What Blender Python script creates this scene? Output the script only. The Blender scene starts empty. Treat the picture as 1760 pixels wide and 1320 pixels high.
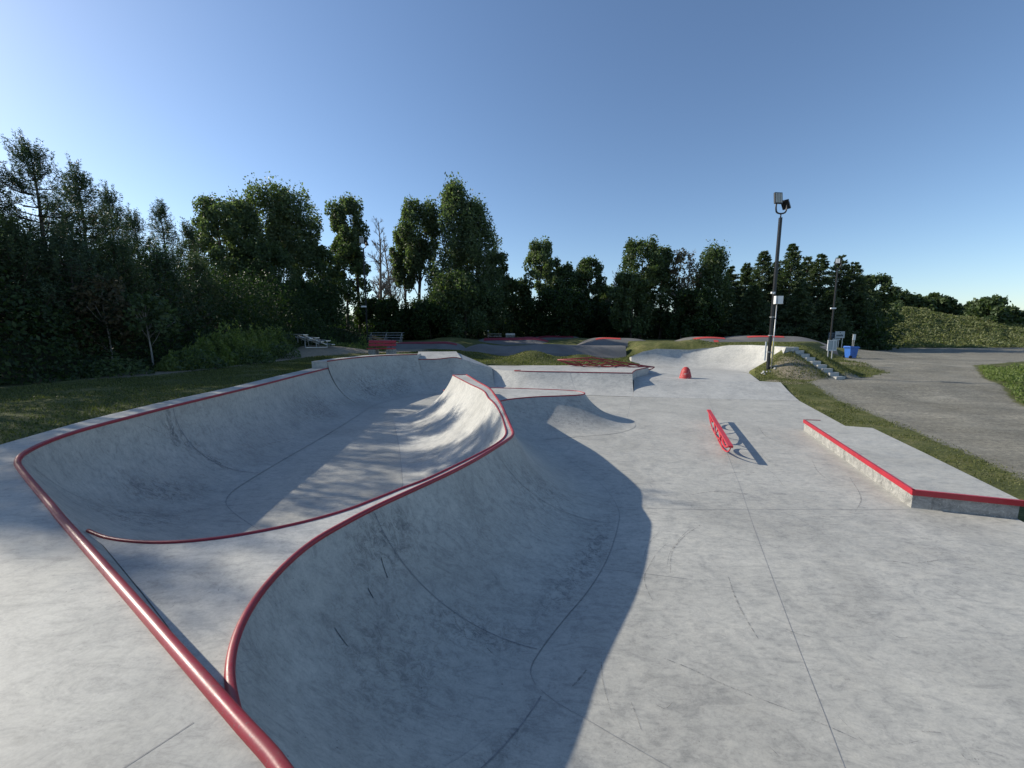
import bpy, math, random
import numpy as np
from mathutils import Vector, Matrix, noise
from mathutils.geometry import tessellate_polygon
S = bpy.context.scene
col = S.collection
rnd = random.Random(7)
nr = np.random.default_rng(11)

# ------------------------------------------------------------------ camera, sky, sun, exposure
F, H = 690.0, 3.2                      # focal length in photo pixels, eye height above the plaza floor
PITCH = math.atan(92 / F)
cam = bpy.data.cameras.new('camera'); camo = bpy.data.objects.new('camera', cam); col.objects.link(camo)
cam.sensor_width = 36; cam.lens = 36 * F / 1760; cam.clip_end = 3000; cam.clip_start = 0.05
camo.location = (0, 0, H); camo.rotation_euler = (math.pi / 2 - PITCH, 0, 0)
S.camera = camo
SUN_EL, SUN_AZ = math.radians(28), math.radians(-72)       # azimuth from +Y towards +X
sd = Vector((math.sin(SUN_AZ) * math.cos(SUN_EL), math.cos(SUN_AZ) * math.cos(SUN_EL), math.sin(SUN_EL)))
sun = bpy.data.lights.new('sun', 'SUN'); sun.energy = 4.6; sun.angle = math.radians(0.5); sun.color = (1, .93, .80)
suno = bpy.data.objects.new('sun', sun); col.objects.link(suno)
suno.rotation_euler = (-sd).to_track_quat('-Z', 'Y').to_euler()
w = bpy.data.worlds.new('World'); S.world = w; w.use_nodes = True
nt = w.node_tree; bg = nt.nodes['Background']
sky = nt.nodes.new('ShaderNodeTexSky'); sky.sky_type = 'NISHITA'; sky.sun_disc = False
sky.sun_elevation = SUN_EL; sky.sun_rotation = SUN_AZ; sky.air_density = 0.95; sky.dust_density = 0.4; sky.ozone_density = 3.4
nt.links.new(sky.outputs[0], bg.inputs[0]); bg.inputs[1].default_value = 0.13
S.view_settings.view_transform = 'Standard'; S.view_settings.look = 'None'
S.view_settings.exposure = 0.30; S.view_settings.gamma = 1.0
S.cycles.max_bounces = 6; S.cycles.transparent_max_bounces = 4

# ------------------------------------------------------------------ helpers
def P(u, v, z):
    """world x, y of photo pixel (u, v) at height z"""
    x = (u - 880) / F; y = (660 - v) / F
    dy = y * math.sin(PITCH) + math.cos(PITCH); dz = y * math.cos(PITCH) - math.sin(PITCH)
    t = (z - H) / dz
    return (x * t, dy * t)
def PY(u, v, Y):
    """world point of photo pixel (u, v) at distance Y"""
    x = (u - 880) / F; y = (660 - v) / F
    dy = y * math.sin(PITCH) + math.cos(PITCH); dz = y * math.cos(PITCH) - math.sin(PITCH)
    t = Y / dy
    return (x * t, Y, H + dz * t)

def tag(o, label=None, cat=None, group=None, kind=None):
    if label: o['label'] = label
    if cat: o['category'] = cat
    if group: o['group'] = group
    if kind: o['kind'] = kind
    return o
def empty(name, loc, label=None, cat=None, group=None, kind=None):
    o = bpy.data.objects.new(name, None); col.objects.link(o); o.location = loc; o.empty_display_size = .2
    return tag(o, label, cat, group, kind)
def world_loc(o):
    v = Vector((0, 0, 0))
    while o: v += o.location; o = o.parent
    return v

class MB:
    def __init__(s): s.v = []; s.f = []
    def add(s, vs, fs):
        n = len(s.v); s.v += [tuple(p) for p in vs]; s.f += [tuple(i + n for i in f) for f in fs]; return s
    def box(s, c, size, rz=0, M=None):
        hx, hy, hz = [d / 2 for d in size]
        vs = [Vector((x, y, z)) for z in (-hz, hz) for x, y in ((-hx, -hy), (hx, -hy), (hx, hy), (-hx, hy))]
        R = M if M is not None else Matrix.Rotation(rz, 3, 'Z')
        vs = [R @ p + Vector(c) for p in vs]
        return s.add(vs, [(3, 2, 1, 0), (4, 5, 6, 7), (0, 1, 5, 4), (1, 2, 6, 5), (2, 3, 7, 6), (3, 0, 4, 7)])
    def tube(s, pts, r, n=8, cap=True, rr=None):
        pts = [Vector(p) for p in pts]; m = len(pts); vs = []
        up = Vector((0, 0, 1)); prev = None
        for i, p in enumerate(pts):
            d = (pts[min(i + 1, m - 1)] - pts[max(i - 1, 0)]).normalized()
            if prev is None:
                a = d.cross(up if abs(d.z) < .9 else Vector((1, 0, 0))).normalized()
            else:
                a = (prev - d * prev.dot(d)).normalized()
            prev = a; b = d.cross(a)
            ri = rr[i] if rr else r
            for k in range(n):
                t = 2 * math.pi * k / n; vs.append(p + (a * math.cos(t) + b * math.sin(t)) * ri)
        fs = []
        for i in range(m - 1):
            for k in range(n):
                k2 = (k + 1) % n; fs.append((i * n + k, i * n + k2, (i + 1) * n + k2, (i + 1) * n + k))
        if cap:
            fs.append(tuple(range(n))[::-1]); fs.append(tuple((m - 1) * n + k for k in range(n)))
        return s.add(vs, fs)
    def beam(s, a, b, wd, ht):
        a = Vector(a); b = Vector(b); d = b - a; L = d.length; d.normalize()
        x = d.cross(Vector((0, 0, 1)));
        x = Vector((1, 0, 0)) if x.length < 1e-4 else x.normalized()
        z = x.cross(d)
        M = Matrix((x, d, z)).transposed()
        return s.box((a + b) / 2, (wd, L, ht), M=M)
    def poly(s, pts, base=None):
        """filled top polygon of (x, y, z) points, with side walls down to base"""
        pts = [Vector(p) for p in pts]; n = len(pts)
        tris = tessellate_polygon([[Vector((p.x, p.y, 0)) for p in pts]])
        fs = []
        for t in tris:
            a, b, c = [pts[i] for i in t]
            up = (b - a).cross(c - a).z > 0
            fs.append(tuple(t) if up else tuple(t[::-1]))
        vs = list(pts)
        if base is not None:
            vs += list(pts) + [Vector((p.x, p.y, base)) for p in pts]
            for i in range(n):
                j = (i + 1) % n; fs.append((n + i, n + j, 2 * n + j, 2 * n + i))
        return s.add(vs, fs)
    def build(s, name, mat, parent=None, smooth=False, uv=None):
        off = world_loc(parent) if parent else Vector((0, 0, 0))
        me = bpy.data.meshes.new(name)
        me.from_pydata([(p[0] - off.x, p[1] - off.y, p[2] - off.z) for p in s.v], [], s.f)
        me.materials.append(mat)
        if smooth: me.polygons.foreach_set('use_smooth', [True] * len(me.polygons))
        me.update()
        o = bpy.data.objects.new(name, me); col.objects.link(o)
        if parent: o.parent = parent
        return o

def np_mesh(name, V, Fc, mat, parent=None, smooth=False):
    """V (n,3) array, Fc (m,k) array of equal-sided faces, local coordinates"""
    me = bpy.data.meshes.new(name); k = Fc.shape[1]
    me.vertices.add(len(V)); me.vertices.foreach_set('co', np.asarray(V, dtype=np.float32).ravel())
    me.loops.add(Fc.size); me.loops.foreach_set('vertex_index', Fc.ravel().astype(np.int32))
    me.polygons.add(len(Fc)); me.polygons.foreach_set('loop_start', np.arange(0, Fc.size, k, dtype=np.int32))
    if smooth: me.polygons.foreach_set('use_smooth', np.ones(len(Fc), dtype=bool))
    me.update(calc_edges=True); me.materials.append(mat)
    o = bpy.data.objects.new(name, me); col.objects.link(o)
    if parent: o.parent = parent
    return o

# ------------------------------------------------------------------ materials
def newmat(name, rough=.8, metal=0., spec=.5):
    m = bpy.data.materials.new(name); m.use_nodes = True
    b = m.node_tree.nodes['Principled BSDF']
    b.inputs['Roughness'].default_value = rough; b.inputs['Metallic'].default_value = metal
    b.inputs['Specular IOR Level'].default_value = spec
    return m, m.node_tree, b
def N(nt, t, **kw):
    n = nt.nodes.new(t)
    for k, v in kw.items(): setattr(n, k, v)
    return n
def noise_tex(nt, vec, scale, detail=4, rough=.55, dist=0.):
    n = N(nt, 'ShaderNodeTexNoise'); n.inputs['Scale'].default_value = scale; n.inputs['Detail'].default_value = detail
    n.inputs['Roughness'].default_value = rough; n.inputs['Distortion'].default_value = dist
    nt.links.new(vec, n.inputs['Vector']); return n.outputs['Fac']
def ramp(nt, fac, stops):
    r = N(nt, 'ShaderNodeValToRGB'); e = r.color_ramp.elements
    while len(e) < len(stops): e.new(.5)
    for i, (p, c) in enumerate(stops):
        e[i].position = p; e[i].color = (*c, 1) if len(c) == 3 else c
    nt.links.new(fac, r.inputs[0]); return r.outputs[0]
def mix(nt, fac, a, b, mode='MIX'):
    m = N(nt, 'ShaderNodeMix', data_type='RGBA', blend_type=mode)
    for s, val in ((0, fac), (6, a), (7, b)):
        if isinstance(val, (int, float)): m.inputs[s].default_value = val
        elif isinstance(val, tuple): m.inputs[s].default_value = (*val, 1)
        else: nt.links.new(val, m.inputs[s])
    return m.outputs[2]
def mapping(nt, vec, scale=(1, 1, 1), rot=(0, 0, 0)):
    m = N(nt, 'ShaderNodeMapping'); m.inputs['Scale'].default_value = scale; m.inputs['Rotation'].default_value = rot
    nt.links.new(vec, m.inputs[0]); return m.outputs[0]
def geo_pos(nt): return N(nt, 'ShaderNodeNewGeometry').outputs['Position']
def bump(nt, b, h, strength, dist=.02):
    n = N(nt, 'ShaderNodeBump'); n.inputs['Strength'].default_value = strength; n.inputs['Distance'].default_value = dist
    nt.links.new(h, n.inputs['Height']); nt.links.new(n.outputs[0], b.inputs['Normal'])

def plain(name, c, rough=.6, metal=0., var=.25, scale=6., spec=.5, bmp=0):
    m, nt, b = newmat(name, rough, metal, spec)
    p = geo_pos(nt); f = noise_tex(nt, p, scale, 5, .65)
    lo = tuple(x * (1 - var) for x in c); hi = tuple(min(1, x * (1 + var)) for x in c)
    nt.links.new(ramp(nt, f, [(.3, lo), (.7, hi)]), b.inputs['Base Color'])
    if bmp: bump(nt, b, noise_tex(nt, p, scale * 8, 4), bmp)
    return m

def concrete(name, c=(.425, .413, .372), scuff=.8, streak=True):
    m, nt, b = newmat(name, .62, 0, .4)
    p = geo_pos(nt)
    big = noise_tex(nt, p, .55, 6, .62, .6)
    colr = ramp(nt, big, [(.3, tuple(x * .83 for x in c)), (.5, c), (.72, tuple(x * 1.13 for x in c))])
    mid = noise_tex(nt, p, 3.2, 8, .72, .8)
    colr = mix(nt, .55, colr, ramp(nt, mid, [(.34, (.66, .67, .68)), (.5, (.96, .96, .96)), (.66, (1.1, 1.09, 1.07))]), 'MULTIPLY')
    # trowel sweeps
    sw = noise_tex(nt, mapping(nt, p, (1.3, 3.6, 2), (0, 0, .5)), 1.5, 9, .78, 2.2)
    colr = mix(nt, .6, colr, ramp(nt, sw, [(.36, (.62, .63, .65)), (.5, (1, 1, 1)), (.66, (1.1, 1.1, 1.08))]), 'MULTIPLY')
    # rubbed-in dark wheel wear, patchy
    patch = ramp(nt, noise_tex(nt, p, .42, 3, .5, 1.2), [(.50, (0, 0, 0)), (.66, (1, 1, 1))])
    for sc, rot in (((1.5, 22, 6), .35), ((20, 1.4, 6), -.5)):
        st = noise_tex(nt, mapping(nt, p, sc, (0, 0, rot)), 1.2, 7, .8, 1.1)
        msk = ramp(nt, st, [(.56, (0, 0, 0)), (.72, (1, 1, 1))])
        mm = mix(nt, 1.0, msk, patch, 'MULTIPLY')
        mm = mix(nt, 1.0, mm, (scuff, scuff, scuff), 'MULTIPLY')
        colr = mix(nt, mm, colr, (.17, .175, .19))
    sp = noise_tex(nt, p, 55, 3, .7)
    gr = noise_tex(nt, mapping(nt, p, (1, 1.7, 1), (0, 0, .4)), 11, 9, .82, .7)
    colr = mix(nt, .8, colr, ramp(nt, gr, [(.34, (.74, .745, .75)), (.5, (1, 1, 1)), (.66, (1.14, 1.14, 1.12))]), 'MULTIPLY')
    pk = noise_tex(nt, p, 7, 2, .5); pk2 = noise_tex(nt, p, 60, 1, .5)
    colr = mix(nt, mix(nt, 1., ramp(nt, pk, [(.6, (0, 0, 0)), (.7, (1, 1, 1))]), ramp(nt, pk2, [(.68, (0, 0, 0)), (.72, (.8, .8, .8))]), 'MULTIPLY'), colr, (.12, .12, .12))
    colr = mix(nt, .5, colr, ramp(nt, sp, [(.3, (.80, .80, .80)), (.5, (1, 1, 1)), (.7, (1.1, 1.1, 1.1))]), 'MULTIPLY')
    nt.links.new(colr, b.inputs['Base Color'])
    rg = ramp(nt, mid, [(.3, (.5, .5, .5)), (.7, (.75, .75, .75))]); nt.links.new(rg, b.inputs['Roughness'])
    bump(nt, b, sp, .12, .003)
    return m
M_conc = concrete('concrete')
M_conc2 = concrete('concrete_bright', (.45, .442, .41), .5)
def rough_conc():
    m, nt, b = newmat('cast_concrete', .8)
    p = geo_pos(nt); f = noise_tex(nt, p, 5, 6, .8, .5)
    c = ramp(nt, f, [(.36, (.17, .168, .158)), (.5, (.29, .285, .265)), (.64, (.40, .39, .36))])
    pits = noise_tex(nt, p, 30, 3, .6)
    c = mix(nt, ramp(nt, pits, [(.62, (0, 0, 0)), (.66, (1, 1, 1))]), c, (.46, .45, .41))
    nt.links.new(c, b.inputs['Base Color']); bump(nt, b, pits, .6, .01); return m
M_cast = rough_conc()
def redpaint(name, c, worn, rough, wornf=.5):
    m, nt, b = newmat(name, rough, .0, .6)
    p = geo_pos(nt)
    f = noise_tex(nt, p, 9, 7, .75, .4)
    cc = ramp(nt, noise_tex(nt, p, 2.5, 4), [(.3, tuple(x * .8 for x in c)), (.7, c)])
    # scraped along the top by trucks
    up = N(nt, 'ShaderNodeSeparateXYZ'); nt.links.new(N(nt, 'ShaderNodeNewGeometry').outputs['Normal'], up.inputs[0])
    top = ramp(nt, up.outputs['Z'], [(.55, (0, 0, 0)), (.95, (1, 1, 1))])
    msk = mix(nt, 1., top, ramp(nt, f, [(.35, (0, 0, 0)), (.62, (wornf,) * 3)]), 'MULTIPLY')
    cc = mix(nt, msk, cc, worn)
    chip = mix(nt, 1., ramp(nt, noise_tex(nt, p, 55, 5, .8), [(.60, (0, 0, 0)), (.64, (1, 1, 1))]), ramp(nt, noise_tex(nt, p, 3.5, 3), [(.45, (0, 0, 0)), (.6, (.9, .9, .9))]), 'MULTIPLY')
    cc = mix(nt, chip, cc, (.16, .12, .115))
    nt.links.new(cc, b.inputs['Base Color'])
    nt.links.new(ramp(nt, f, [(.3, (rough * .8,) * 3), (.7, (min(1, rough * 1.5),) * 3)]), b.inputs['Roughness'])
    bump(nt, b, noise_tex(nt, p, 90, 3), .12, .003)
    return m
M_coping = redpaint('coping_red', (.33, .015, .028), (.22, .065, .06), .36, .5)
M_red = redpaint('rail_red', (.52, .02, .035), (.5, .10, .10), .4, .3)
M_darkred = redpaint('dark_red', (.27, .022, .025), (.22, .06, .05), .45, .3)
M_edge = redpaint('edge_red', (.42, .014, .03), (.35, .06, .06), .38, .35)
def coneM():
    m, nt, b = newmat('worn_cone', .6); p = geo_pos(nt)
    f = noise_tex(nt, p, 5, 6, .8, 1.)
    nt.links.new(ramp(nt, f, [(.52, (.40, .035, .035)), (.60, (.45, .2, .18)), (.68, (.45, .42, .40))]), b.inputs['Base Color']); return m
M_cone = coneM()
M_joint = plain('joint_dark', (.26, .26, .262), .9, var=.3)
M_black = plain('black_metal', (.015, .016, .018), .4, .0, .2)
M_alu = plain('aluminium', (.55, .56, .56), .4, .6, .1)
M_galv = plain('galvanised', (.45, .46, .47), .45, .5, .15)
M_white = plain('white_paint', (.75, .75, .74), .5, 0, .06)
M_yellow = plain('yellow_strip', (.7, .6, .12), .5, 0, .1)
M_lampglass = plain('lamp_glass', (.40, .40, .36), .25, 0, .1)
M_bin = plain('blue_plastic', (.035, .13, .45), .45, 0, .12)
M_signgrey = plain('sign_grey', (.40, .44, .46), .5, 0, .08)
M_signdark = plain('sign_dark', (.05, .08, .11), .5, 0, .1)
M_rubber = plain('rubber', (.02, .02, .02), .8)
M_bark = plain('bark', (.075, .06, .048), .95, 0, .4, 3, bmp=.5)
M_birch = plain('pale_bark', (.24, .225, .20), .9, 0, .35, 4)
M_deadwood = plain('dead_wood', (.20, .17, .14), .95, 0, .3, 4)
M_stone = plain('pale_stone', (.5, .49, .46), .9, 0, .3, 7)
def asphalt():
    m, nt, b = newmat('asphalt', .85); p = geo_pos(nt)
    c = ramp(nt, noise_tex(nt, p, .5, 6, .7, .5), [(.3, (.115, .11, .105)), (.7, (.18, .172, .162))])
    c = mix(nt, .6, c, ramp(nt, noise_tex(nt, p, 14, 5, .8), [(.3, (.7, .7, .7)), (.7, (1.2, 1.2, 1.2))]), 'MULTIPLY')
    nt.links.new(c, b.inputs['Base Color']); return m
M_asph = asphalt()
M_trackred = plain('track_red', (.52, .06, .05), .75, 0, .2, 2)
M_trackmaroon = plain('track_maroon', (.22, .015, .03), .75, 0, .25, 2)
def foliage(name, c1, c2, trans=.35):
    m, nt, b = newmat(name, .55, 0, .3)
    oi = N(nt, 'ShaderNodeObjectInfo')
    g = N(nt, 'ShaderNodeNewGeometry')
    f = noise_tex(nt, g.outputs['Position'], 1.3, 3, .6)
    rr = mix(nt, .5, f, g.outputs['Random Per Island'])
    c = ramp(nt, rr, [(.25, c1), (.75, c2)])
    nt.links.new(c, b.inputs['Base Color'])
    t = N(nt, 'ShaderNodeBsdfTranslucent'); cc = mix(nt, 1., c, (1.5, 1.7, .7), 'MULTIPLY'); nt.links.new(cc, t.inputs[0])
    ms = N(nt, 'ShaderNodeMixShader'); ms.inputs[0].default_value = trans
    nt.links.new(b.outputs[0], ms.inputs[1]); nt.links.new(t.outputs[0], ms.inputs[2])
    nt.links.new(ms.outputs[0], nt.nodes['Material Output'].inputs[0]); return m
M_pop = foliage('poplar_leaves', (.045, .07, .035), (.15, .19, .105), .4)
M_dec = foliage('broad_leaves', (.032, .055, .026), (.11, .15, .065), .35)
M_pine = foliage('pine_needles', (.03, .052, .034), (.08, .115, .06), .2)
M_spr = foliage('spruce_needles', (.035, .06, .032), (.09, .12, .055), .25)
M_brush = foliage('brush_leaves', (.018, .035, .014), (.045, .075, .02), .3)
M_weed = foliage('weed_leaves', (.08, .115, .035), (.19, .23, .075), .45)
M_hill = foliage('hill_leaves', (.095, .12, .05), (.20, .205, .095), .35)
M_brown = foliage('dry_leaves', (.06, .05, .03), (.11, .09, .05), .3)
M_blade = foliage('grass_blades', (.05, .068, .02), (.16, .165, .06), .3)

# ------------------------------------------------------------------ ground
def sstep(a, b, x):
    t = np.clip((x - a) / (b - a), 0, 1); return t * t * (3 - 2 * t)
def inpoly(px, py, poly):
    r = np.zeros(px.shape, bool); n = len(poly); j = n - 1
    for i in range(n):
        xi, yi = poly[i]; xj, yj = poly[j]
        c = ((yi > py) != (yj > py)) & (px < (xj - xi) * (py - yi) / ((yj - yi) + 1e-12) + xi)
        r ^= c; j = i
    return r
def pdist(px, py, poly):
    d = np.full(px.shape, 1e9); n = len(poly)
    for i in range(n):
        ax, ay = poly[i]; bx, by = poly[(i + 1) % n]
        ex, ey = bx - ax, by - ay; L = ex * ex + ey * ey + 1e-12
        t = np.clip(((px - ax) * ex + (py - ay) * ey) / L, 0, 1)
        d = np.minimum(d, np.hypot(px - ax - t * ex, py - ay - t * ey))
    return np.where(inpoly(px, py, poly), -d, d)
FOOT = [(-7.35, 5.56), (-7.6, 6.3), (-7.85, 7.3), (-8.05, 8.96), (-8.2, 11.5), (-8.5, 14.37), (-8.75, 17.3), (-8.6, 19.5), (-8.1, 21.6),
        (-6.8, 22.9), (-5.75, 23.4), (-5.6, 24.3), (-3.2, 24.4), (-1.8, 25.2), (-1.4, 26.2), (8.65, 26.2), (8.75, 30), (9.0, 31.6), (14, 31.8), (16.3, 30.9),
        (17.7, 28.5), (17.5, 25.25), (15.2, 25.15), (13.5, 21.5), (14.2, 20.9), (13.2, 18.1), (11.3, 13.3), (10.62, 11.5), (9.66, 9.1), (8.6, 6.3),
        (8.6, -6), (-10, -6), (-10, 2), (-8.2, 4)]
PLAT = [(17.55, 25.75), (18.9, 26.1), (21.5, 31), (25, 36), (29, 38.6), (31.5, 44), (30, 52), (12, 52), (12.5, 33.4), (14.5, 33), (17, 32), (18.1, 28.5)]
STA, STB = (18.05, 26.0), (19.0, 23.3)
GRAVEL = [P(1381, 657, .35), P(1457, 690, .1), P(1561, 731, .1), P(1666, 776, .05), P(1755, 814, .05), (10.5, 6), (9.5, -5), (100, -5), (120, 57), (50, 57.5), (44, 50), (36, 42), (31, 36), (28, 34.5),
          (27.5, 31.5), (25.5, 28.5), (24.5, 26), (21.5, 24.2), (19, 23.5)]
ISLE = [P(1672, 636, .3), P(1700, 632, .4), P(1760, 628, .4), (60, 26), (60, 15), P(1760, 690, .2), P(1720, 668, .2), P(1690, 655, .25)]
PATH = [(-15.5, 12.5), (-13.2, 14.5), (-12.8, 17), (-12.6, 20), (-12, 23), (-10.2, 26), (-8.2, 29), (-6.3, 33), (-8, 35), (-13, 33.5), (-15.0, 27), (-14.4, 21), (-14.2, 17), (-17, 14.2)]
def ground(x, y):
    x = np.asarray(x, float); y = np.asarray(y, float)
    zl = 1.55 + .75 * sstep(30, 62, y)
    zc = .88 + 1.0 * sstep(29, 50, y)
    zr = -.03 + .42 * sstep(17.8, 21.5, y) + .36 * sstep(22, 34, y)
    z = zl + (zc - zl) * sstep(-6, 0, x)
    k = sstep(np.where(y < 20, 4., 9.0), np.where(y < 20, 7.5, 13.), x) * (1 - sstep(34, 42, y) * (1 - sstep(30, 44, x)))
    z = z + (zr - z) * k
    pl = pdist(x, y, PLAT)
    z = np.maximum(z, np.where(pl < 0, 2.12, 2.12 - np.maximum(0, pl - .25) * .62))
    for bx, by, h, sx, sy in ((1.5, 30, .78, 1.7, 1.6), (5.2, 30, .48, 1.5, 1.5), (-2.4, 31, .3, 2, 2), (10.6, 34.0, .8, 1.2, 1.3),
                              (-.5, 27.3, .25, 1.5, 1.2), (15.0, 33.5, .35, 1.3, 1.2), (-7, 46, .5, 3, 3), (-13.4, 27.8, .62, 3.2, 3.4), (8, 47, .5, 4, 3)):
        z = z + h * np.exp(-((x - bx) / sx) ** 2 - ((y - by) / sy) ** 2)
    # cutting for the stairs
    ex, ey = STB[0] - STA[0], STB[1] - STA[1]; tt = ((x - STA[0]) * ex + (y - STA[1]) * ey) / (ex * ex + ey * ey)
    dd = np.abs((x - STA[0]) * ey - (y - STA[1]) * ex) / math.hypot(ex, ey)
    zs = 1.98 + (.38 - 1.98) * np.clip(tt, 0, 1)
    z = np.where((tt > -.1) & (tt < 1.12), np.minimum(z, zs + np.clip(dd - .45, 0, 9) * .9), z)
    # banked earth on the left under the trees
    z = z + 2.0 * sstep(-15, -20, x) * sstep(8, 15, y) * (1 - sstep(40, 60, y))
    # grassy hill on the right
    crest = np.interp(x, [40, 50, 60, 64, 68, 75, 86, 92, 110, 160], [0, 3.5, 7.2, 7.5, 6.9, 5.5, 3.3, 2.2, .9, .6])
    z = z + crest * sstep(57, 74, y + .12 * (x - 70)) * (y < 400)
    return z
def build_ground():
    xs = np.concatenate([[-900, -500, -250, -120, -70], np.arange(-45, -26, 1.), np.arange(-26, 34, .25), np.arange(34, 100, 1.), [110, 130, 170, 250, 500, 900]])
    ys = np.concatenate([[-60, -30, -15], np.arange(-8, 4, 1.), np.arange(4, 44, .25), np.arange(44, 100, 1.), [110, 130, 170, 250, 500, 1200]])
    X, Y = np.meshgrid(xs, ys); Z = ground(X, Y)
    Z = Z + np.where(pdist(X, Y, FOOT) > .3, 1, 0) * np.where(np.hypot(X, Y) < 90, 1, 0) * (.03 * np.sin(X * 1.9 + 1.3 * np.sin(Y)) * np.cos(Y * 1.7) )
    d = pdist(X, Y, FOOT)
    Z = np.where(d < -.3, -1.2, Z)
    nx, ny = len(xs), len(ys)
    idx = np.arange(nx * ny).reshape(ny, nx)
    Fc = np.stack([idx[:-1, :-1], idx[:-1, 1:], idx[1:, 1:], idx[1:, :-1]], -1).reshape(-1, 4)
    m, nt, b = newmat('ground', .95, 0, .2)
    p = geo_pos(nt)
    g = noise_tex(nt, p, .7, 6, .7, .6); g2 = noise_tex(nt, mapping(nt, p, (1, 2.2, 1)), 5, 7, .8, .5); g3 = noise_tex(nt, p, 40, 3, .7)
    gr = ramp(nt, g, [(.3, (.06, .07, .022)), (.5, (.10, .11, .036)), (.7, (.18, .165, .07))])
    gr = mix(nt, .75, gr, ramp(nt, g2, [(.36, (.45, .5, .45)), (.5, (1, 1, 1)), (.64, (1.4, 1.35, 1.25))]), 'MULTIPLY')
    gr = mix(nt, .6, gr, ramp(nt, g3, [(.3, (.5, .5, .5)), (.7, (1.35, 1.35, 1.35))]), 'MULTIPLY')
    gv = ramp(nt, noise_tex(nt, p, .35, 6, .65, .5), [(.3, (.165, .157, .13)), (.7, (.27, .257, .217))])
    gv = mix(nt, .8, gv, ramp(nt, noise_tex(nt, p, 8, 10, .95), [(.40, (.35, .35, .35)), (.5, (.95, .95, .94)), (.60, (1.7, 1.66, 1.56))]), 'MULTIPLY')
    gv = mix(nt, .6, gv, ramp(nt, noise_tex(nt, mapping(nt, p, (.3, 1.6, 1), (0, 0, .15)), 1.1, 5, .7, 1.0), [(.35, (.75, .74, .72)), (.65, (1.18, 1.17, 1.15))]), 'MULTIPLY')
    dt = ramp(nt, g2, [(.3, (.16, .13, .09)), (.7, (.36, .31, .23))])
    at = N(nt, 'ShaderNodeVertexColor', layer_name='mask'); sp = N(nt, 'ShaderNodeSeparateColor'); nt.links.new(at.outputs[0], sp.inputs[0])
    edge = noise_tex(nt, p, 2.2, 7, .8)
    def thr(ch, wd):
        a = N(nt, 'ShaderNodeMath', operation='MULTIPLY_ADD'); nt.links.new(edge, a.inputs[0]); a.inputs[1].default_value = .7
        nt.links.new(ch, a.inputs[2])
        return ramp(nt, a.outputs[0], [(.85 - wd, (0, 0, 0)), (.85 + wd, (1, 1, 1))])
    c = mix(nt, thr(sp.outputs[1], .12), gr, dt)
    c = mix(nt, thr(sp.outputs[0], .06), c, gv)
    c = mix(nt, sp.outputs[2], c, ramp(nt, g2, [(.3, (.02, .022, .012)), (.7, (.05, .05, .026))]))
    nt.links.new(c, b.inputs['Base Color']); bump(nt, b, mix(nt, .5, g3, g2), .7, .05)
    o = np_mesh('ground', np.stack([X, Y, Z], -1).reshape(-1, 3), Fc, m, smooth=True)
    ca = o.data.color_attributes.new('mask', 'FLOAT_COLOR', 'POINT')
    gm = np.clip(.5 - pdist(X, Y, GRAVEL) / 1.2, 0, 1); gm = gm * np.clip(.5 + pdist(X, Y, ISLE) / 1.2, 0, 1)
    dm = np.clip(.5 - pdist(X, Y, PATH) / 1.6, 0, 1)
    for bx, by, r in ((16.9, 23.7, 1.3), (26.3, 30.3, 1.6), (15.2, 22.0, 1.), (-12.5, 29, 2.2), (-8.7, 30.5, 1.5)):
        dm = np.maximum(dm, np.clip(1.0 - np.hypot(X - bx, Y - by) / (r * 1.7), 0, .8))
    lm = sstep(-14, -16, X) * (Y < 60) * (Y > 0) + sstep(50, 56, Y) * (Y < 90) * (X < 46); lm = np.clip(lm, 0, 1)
    arr = np.stack([gm, dm, lm, gm * 0 + 1], -1).reshape(-1)
    ca.data.foreach_set('color', arr.astype(np.float32))
    tag(o, kind='structure')
    return o
build_ground()
def gz(x, y): return float(ground(x, y))

# ------------------------------------------------------------------ skatepark surfaces
def spline(pts, k=5):
    """Catmull-Rom through points (any dimension), k pieces per span"""
    P_ = [np.array(p, float) for p in pts]; n = len(P_); out = []
    for i in range(n - 1):
        p0 = P_[max(i - 1, 0)]; p1 = P_[i]; p2 = P_[i + 1]; p3 = P_[min(i + 2, n - 1)]
        if i == 0: p0 = 2 * p1 - p2
        if i == n - 2: p3 = 2 * p2 - p1
        # centripetal-ish tangents
        d1 = max(np.linalg.norm(p2 - p1), 1e-6); d0 = max(np.linalg.norm(p1 - p0), 1e-6); d2 = max(np.linalg.norm(p3 - p2), 1e-6)
        m1 = ((p1 - p0) / d0 * d1 + (p2 - p1) / d1 * d0) / (d0 + d1) * d1
        m2 = ((p2 - p1) / d1 * d2 + (p3 - p2) / d2 * d1) / (d1 + d2) * d1
        for j in range(k):
            t = j / k; t2 = t * t; t3 = t2 * t
            out.append((2 * t3 - 3 * t2 + 1) * p1 + (t3 - 2 * t2 + t) * m1 + (-2 * t3 + 3 * t2) * p2 + (t3 - t2) * m2)
    out.append(P_[-1]); return out
def prof(top, bot, zb, s):
    """point on the circular transition, s = 0 at the coping and 1 at the floor"""
    h = top[2] - zb; wx, wy = bot[0] - top[0], bot[1] - top[1]; wd = math.hypot(wx, wy)
    r = (wd * wd + h * h) / (2 * h); th = math.acos(max(-1, min(1, (r - h) / r))) * (1 - s)
    x = r * math.sin(th) / wd; z = r - r * math.cos(th)
    return (bot[0] - wx * x, bot[1] - wy * x, zb + z)
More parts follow.
